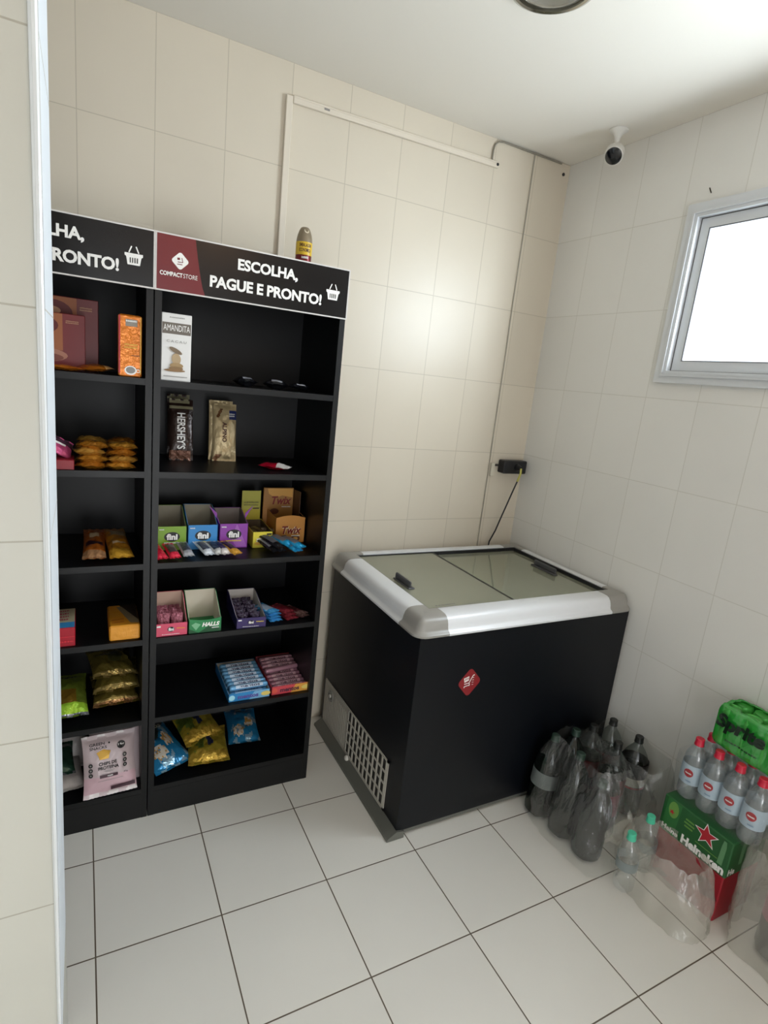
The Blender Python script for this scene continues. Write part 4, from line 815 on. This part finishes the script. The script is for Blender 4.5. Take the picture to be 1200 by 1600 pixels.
# cartons
t = thing('beer_carton', 'red drink carton on the floor, under the green Heineken carton', 'carton', (-.11, -1.335, 0))
MB().box(-.204, -.012, -1.452, -1.218, .001, .168, bev=.003).build('carton', mat('carton red', '9c1024', .4), t, world=True)
A = Art(); A.poly([(-1.218, .08), (-1.26, .13), (-1.30, .11), (-1.27, .06)], mat('carton dark red', '6c0c1c')); A.poly([(-1.44, .005), (-1.41, .03), (-1.38, .02), (-1.40, .005)], mat('carton dark red', '6c0c1c'))
lf = lambda xx: (lambda a, z, e: Vector((xx-e, a, z)))
B = Art()
for vs, fs, m in A.L: B.L.append(([(-2.67-a, z) for a, z in vs], fs, m))
B.build('carton_print', t, lf(-.204), world=True)
t = thing('beer_carton', 'green Heineken carton with a red star, on top of the red carton', 'carton', (-.11, -1.335, .17))
MB().box(-.206, -.012, -1.455, -1.216, .169, .298, bev=.003).build('carton', mat('carton green', '1f5a2c', .4), t, world=True)
A = Art(); hr = mat('star red', 'b01c2c', .4); lg = mat('can green', '6a9a48', .4); y_ = -1.455
# side face: coordinate s = distance from the rear corner towards the front
A.poly([(.01, .001+.169), (.014, .295), (.066, .295), (.058, .171)], mat('panel green', '2f7038', .4)); A.ell(.04, .262, .018, .03, lg); A.star(.036, .252, .011, hr, .2); A.text('Heine', .012, .072, .178, .196, white_ink, .04)
A.rect(.085, .115, .262, .268, lg); A.rect(.082, .118, .25, .256, lg); A.rect(.085, .114, .238, .244, lg)
A.star(.158, .262, .042, white_ink, -.12, .42); A.star(.158, .262, .036, hr, -.12, .42)
A.text('Heineken', .085, .232, .176, .208, white_ink, .05); A.rect(.13, .205, .216, .219, lg)
A.poly([(.206, .205), (.222, .205), (.224, .27), (.221, .29), (.212, .29), (.209, .27)], mat('bottle print', '5c8c60', .4))
A.build('carton_print', t, lambda s_, z, e: Vector((-.206-e, -1.216-s_, z)), world=True)
A = Art(); A.text('He', -.196, -.160, .176, .2, white_ink, .05); A.poly([(-.15, .205), (-.132, .205), (-.13, .27), (-.136, .29), (-.146, .29), (-.152, .27)], mat('bottle print', '5c8c60'))
A.build('carton_print', t, plane((0, -1.455, 0), (1, 0, 0), (0, 0, 1)), world=True)
# water bottles on the cartons
redcap = mat('red cap', 'c8203c', .35); wl = film('pale blue label', 'dfe8ee', .95, .25, 0, body='c8dae8', milk=.75)
def wart(A): 
    a0 = math.pi+.35
    A.ell(a0, .103, .42, .0145, red_ink); A.squig(a0-.28, a0+.28, .099, .107, white_ink); A.squig(a0-.1, a0+.35, .072, .081, mat('steel blue ink', '6c84a0'))
k = 0
for j in range(4):
    for i, x in enumerate((-.146, -.075)):
        bottle('water_bottle', ['red-capped clear water bottle with pale blue label, outer row on the green carton', 'red-capped clear water bottle in the wall-side row on the green carton'][i], 'bottle', (x, -1.25-.0695*j, .2985), .223, .0345, pet_clear, water, redcap, (.062, .132, wl), .8, (0, 0, R(-8)), ['red-capped bottles in the outer row', 'red-capped bottles in the inner row'][i], art=wart, ribs=0)
wrap('shrink_wrap', 'thin clear film around the red-capped water bottles on the beer carton', -.11, -1.354, .078, .15, .16, film('light film', 'fdfefe', .97, .1, .6, 24, milk=.02, edge=.25), 22, 1, 1, (0, 0), crown=0, amp=.003, ex=8).location = (0, 0, .300)
# sprite multipack
t = thing('soda_multipack', 'green shrink-wrapped multipack of Sprite cans lying on the water bottles', 'multipack', (-.07, -1.40, .524))
def pack_outline(g=0, n=10):
    rows = [(-.0985, -.0325), [-1.295-.066*k for k in range(4)]]; return rows
gm = film('green shrink film', '58d060', .9, .2, .4, 22, body='2fae3c', milk=.72, edge=.2)
b = MB(); vs = []; fs = []; n = 96; lv = 18; xc, yc = -.068, -1.394; hx, hy = .066, .132
for j in range(lv+1):
    v = j/lv
    for i in range(n):
        a = 2*math.pi*i/n; c, s_ = math.cos(a), math.sin(a); k_ = (abs(c)**7+abs(s_)**7)**(-1/7)
        x, y = hx*k_*c, hy*k_*s_
        sc = .0045*abs(math.cos(math.pi*(y)/.066)) if abs(x) > hx*.9 else .006*abs(math.cos(math.pi*x/.066))
        dd = 1-(.0065-sc)/hx*.9
        tp = 1 if v < .72 else 1-.32*((v-.72)/.28)**2.2; bt = 1 if v > .08 else .93+.07*v/.08
        z = .524+.138*min(1, v/.9)+(.003*noise.noise(Vector((x*60, y*60, v*3))) if v > .1 else 0)
        vs.append((xc+x*dd*tp*bt, yc+y*(1-(1-dd)*.5)*(1-(1-tp)*.5)*bt, z))
for j in range(lv):
    for i in range(n): fs.append((j*n+i, j*n+(i+1) % n, (j+1)*n+(i+1) % n, (j+1)*n+i))
b.add(vs, fs).build('film', gm, t, world=True, smooth=True)
k = 0
for j in range(4):
    for i in range(2):
        MB().lathe([(0, .024), (.006, .030), (.012, .031), (.118, .031), (.128, .0265), (.130, .026), (.131, .0265), (.128, .024), (.1275, .001)], 26, M=Matrix.Translation((-.0985+.063*i, -1.298-.064*j, .526))).build('can', mat('can light green', '4fae4e', .3, .3), t, world=True, smooth='auto')
A = Art(); sgk = mat('sprite dark', '04200e', .4)
A.text('Sprite', .010, .162, -.012, .05, sgk, .05, .12); A.squig(.05, .15, -.034, -.025, sgk, 1, 9)
A.build('film_print', t, lambda a, z, e: Vector((-.068-.066-e-.0075+.0055*(1-abs(math.cos(math.pi*((-1.27-a)-yc)/.066))), -1.27-a, .592+z)), eps=.001, world=True)
# pack at the right frame edge
for i, (x, y) in enumerate(((-.135, -1.60), (-.135, -1.715))):
    bottle('cola_bottle', ['dark soda bottle with pink label by the red carton, in the right-edge pack', 'dark soda bottle in the right-edge pack, farther from the cartons'][i], 'bottle', (x, y, .003), .333, .052, pet_grey, cola, capk, (.13, .2, mat('pink label', 'a84868', .4)), .75)
wrap('shrink_wrap', 'milky clear film around the dark bottles at the right edge, beside the red carton', -.125, -1.645, .1, .145, .335, m_wrap2, 31, .8, .8, (-.0, .04), crown=.05, amp=.018, flare=.01)
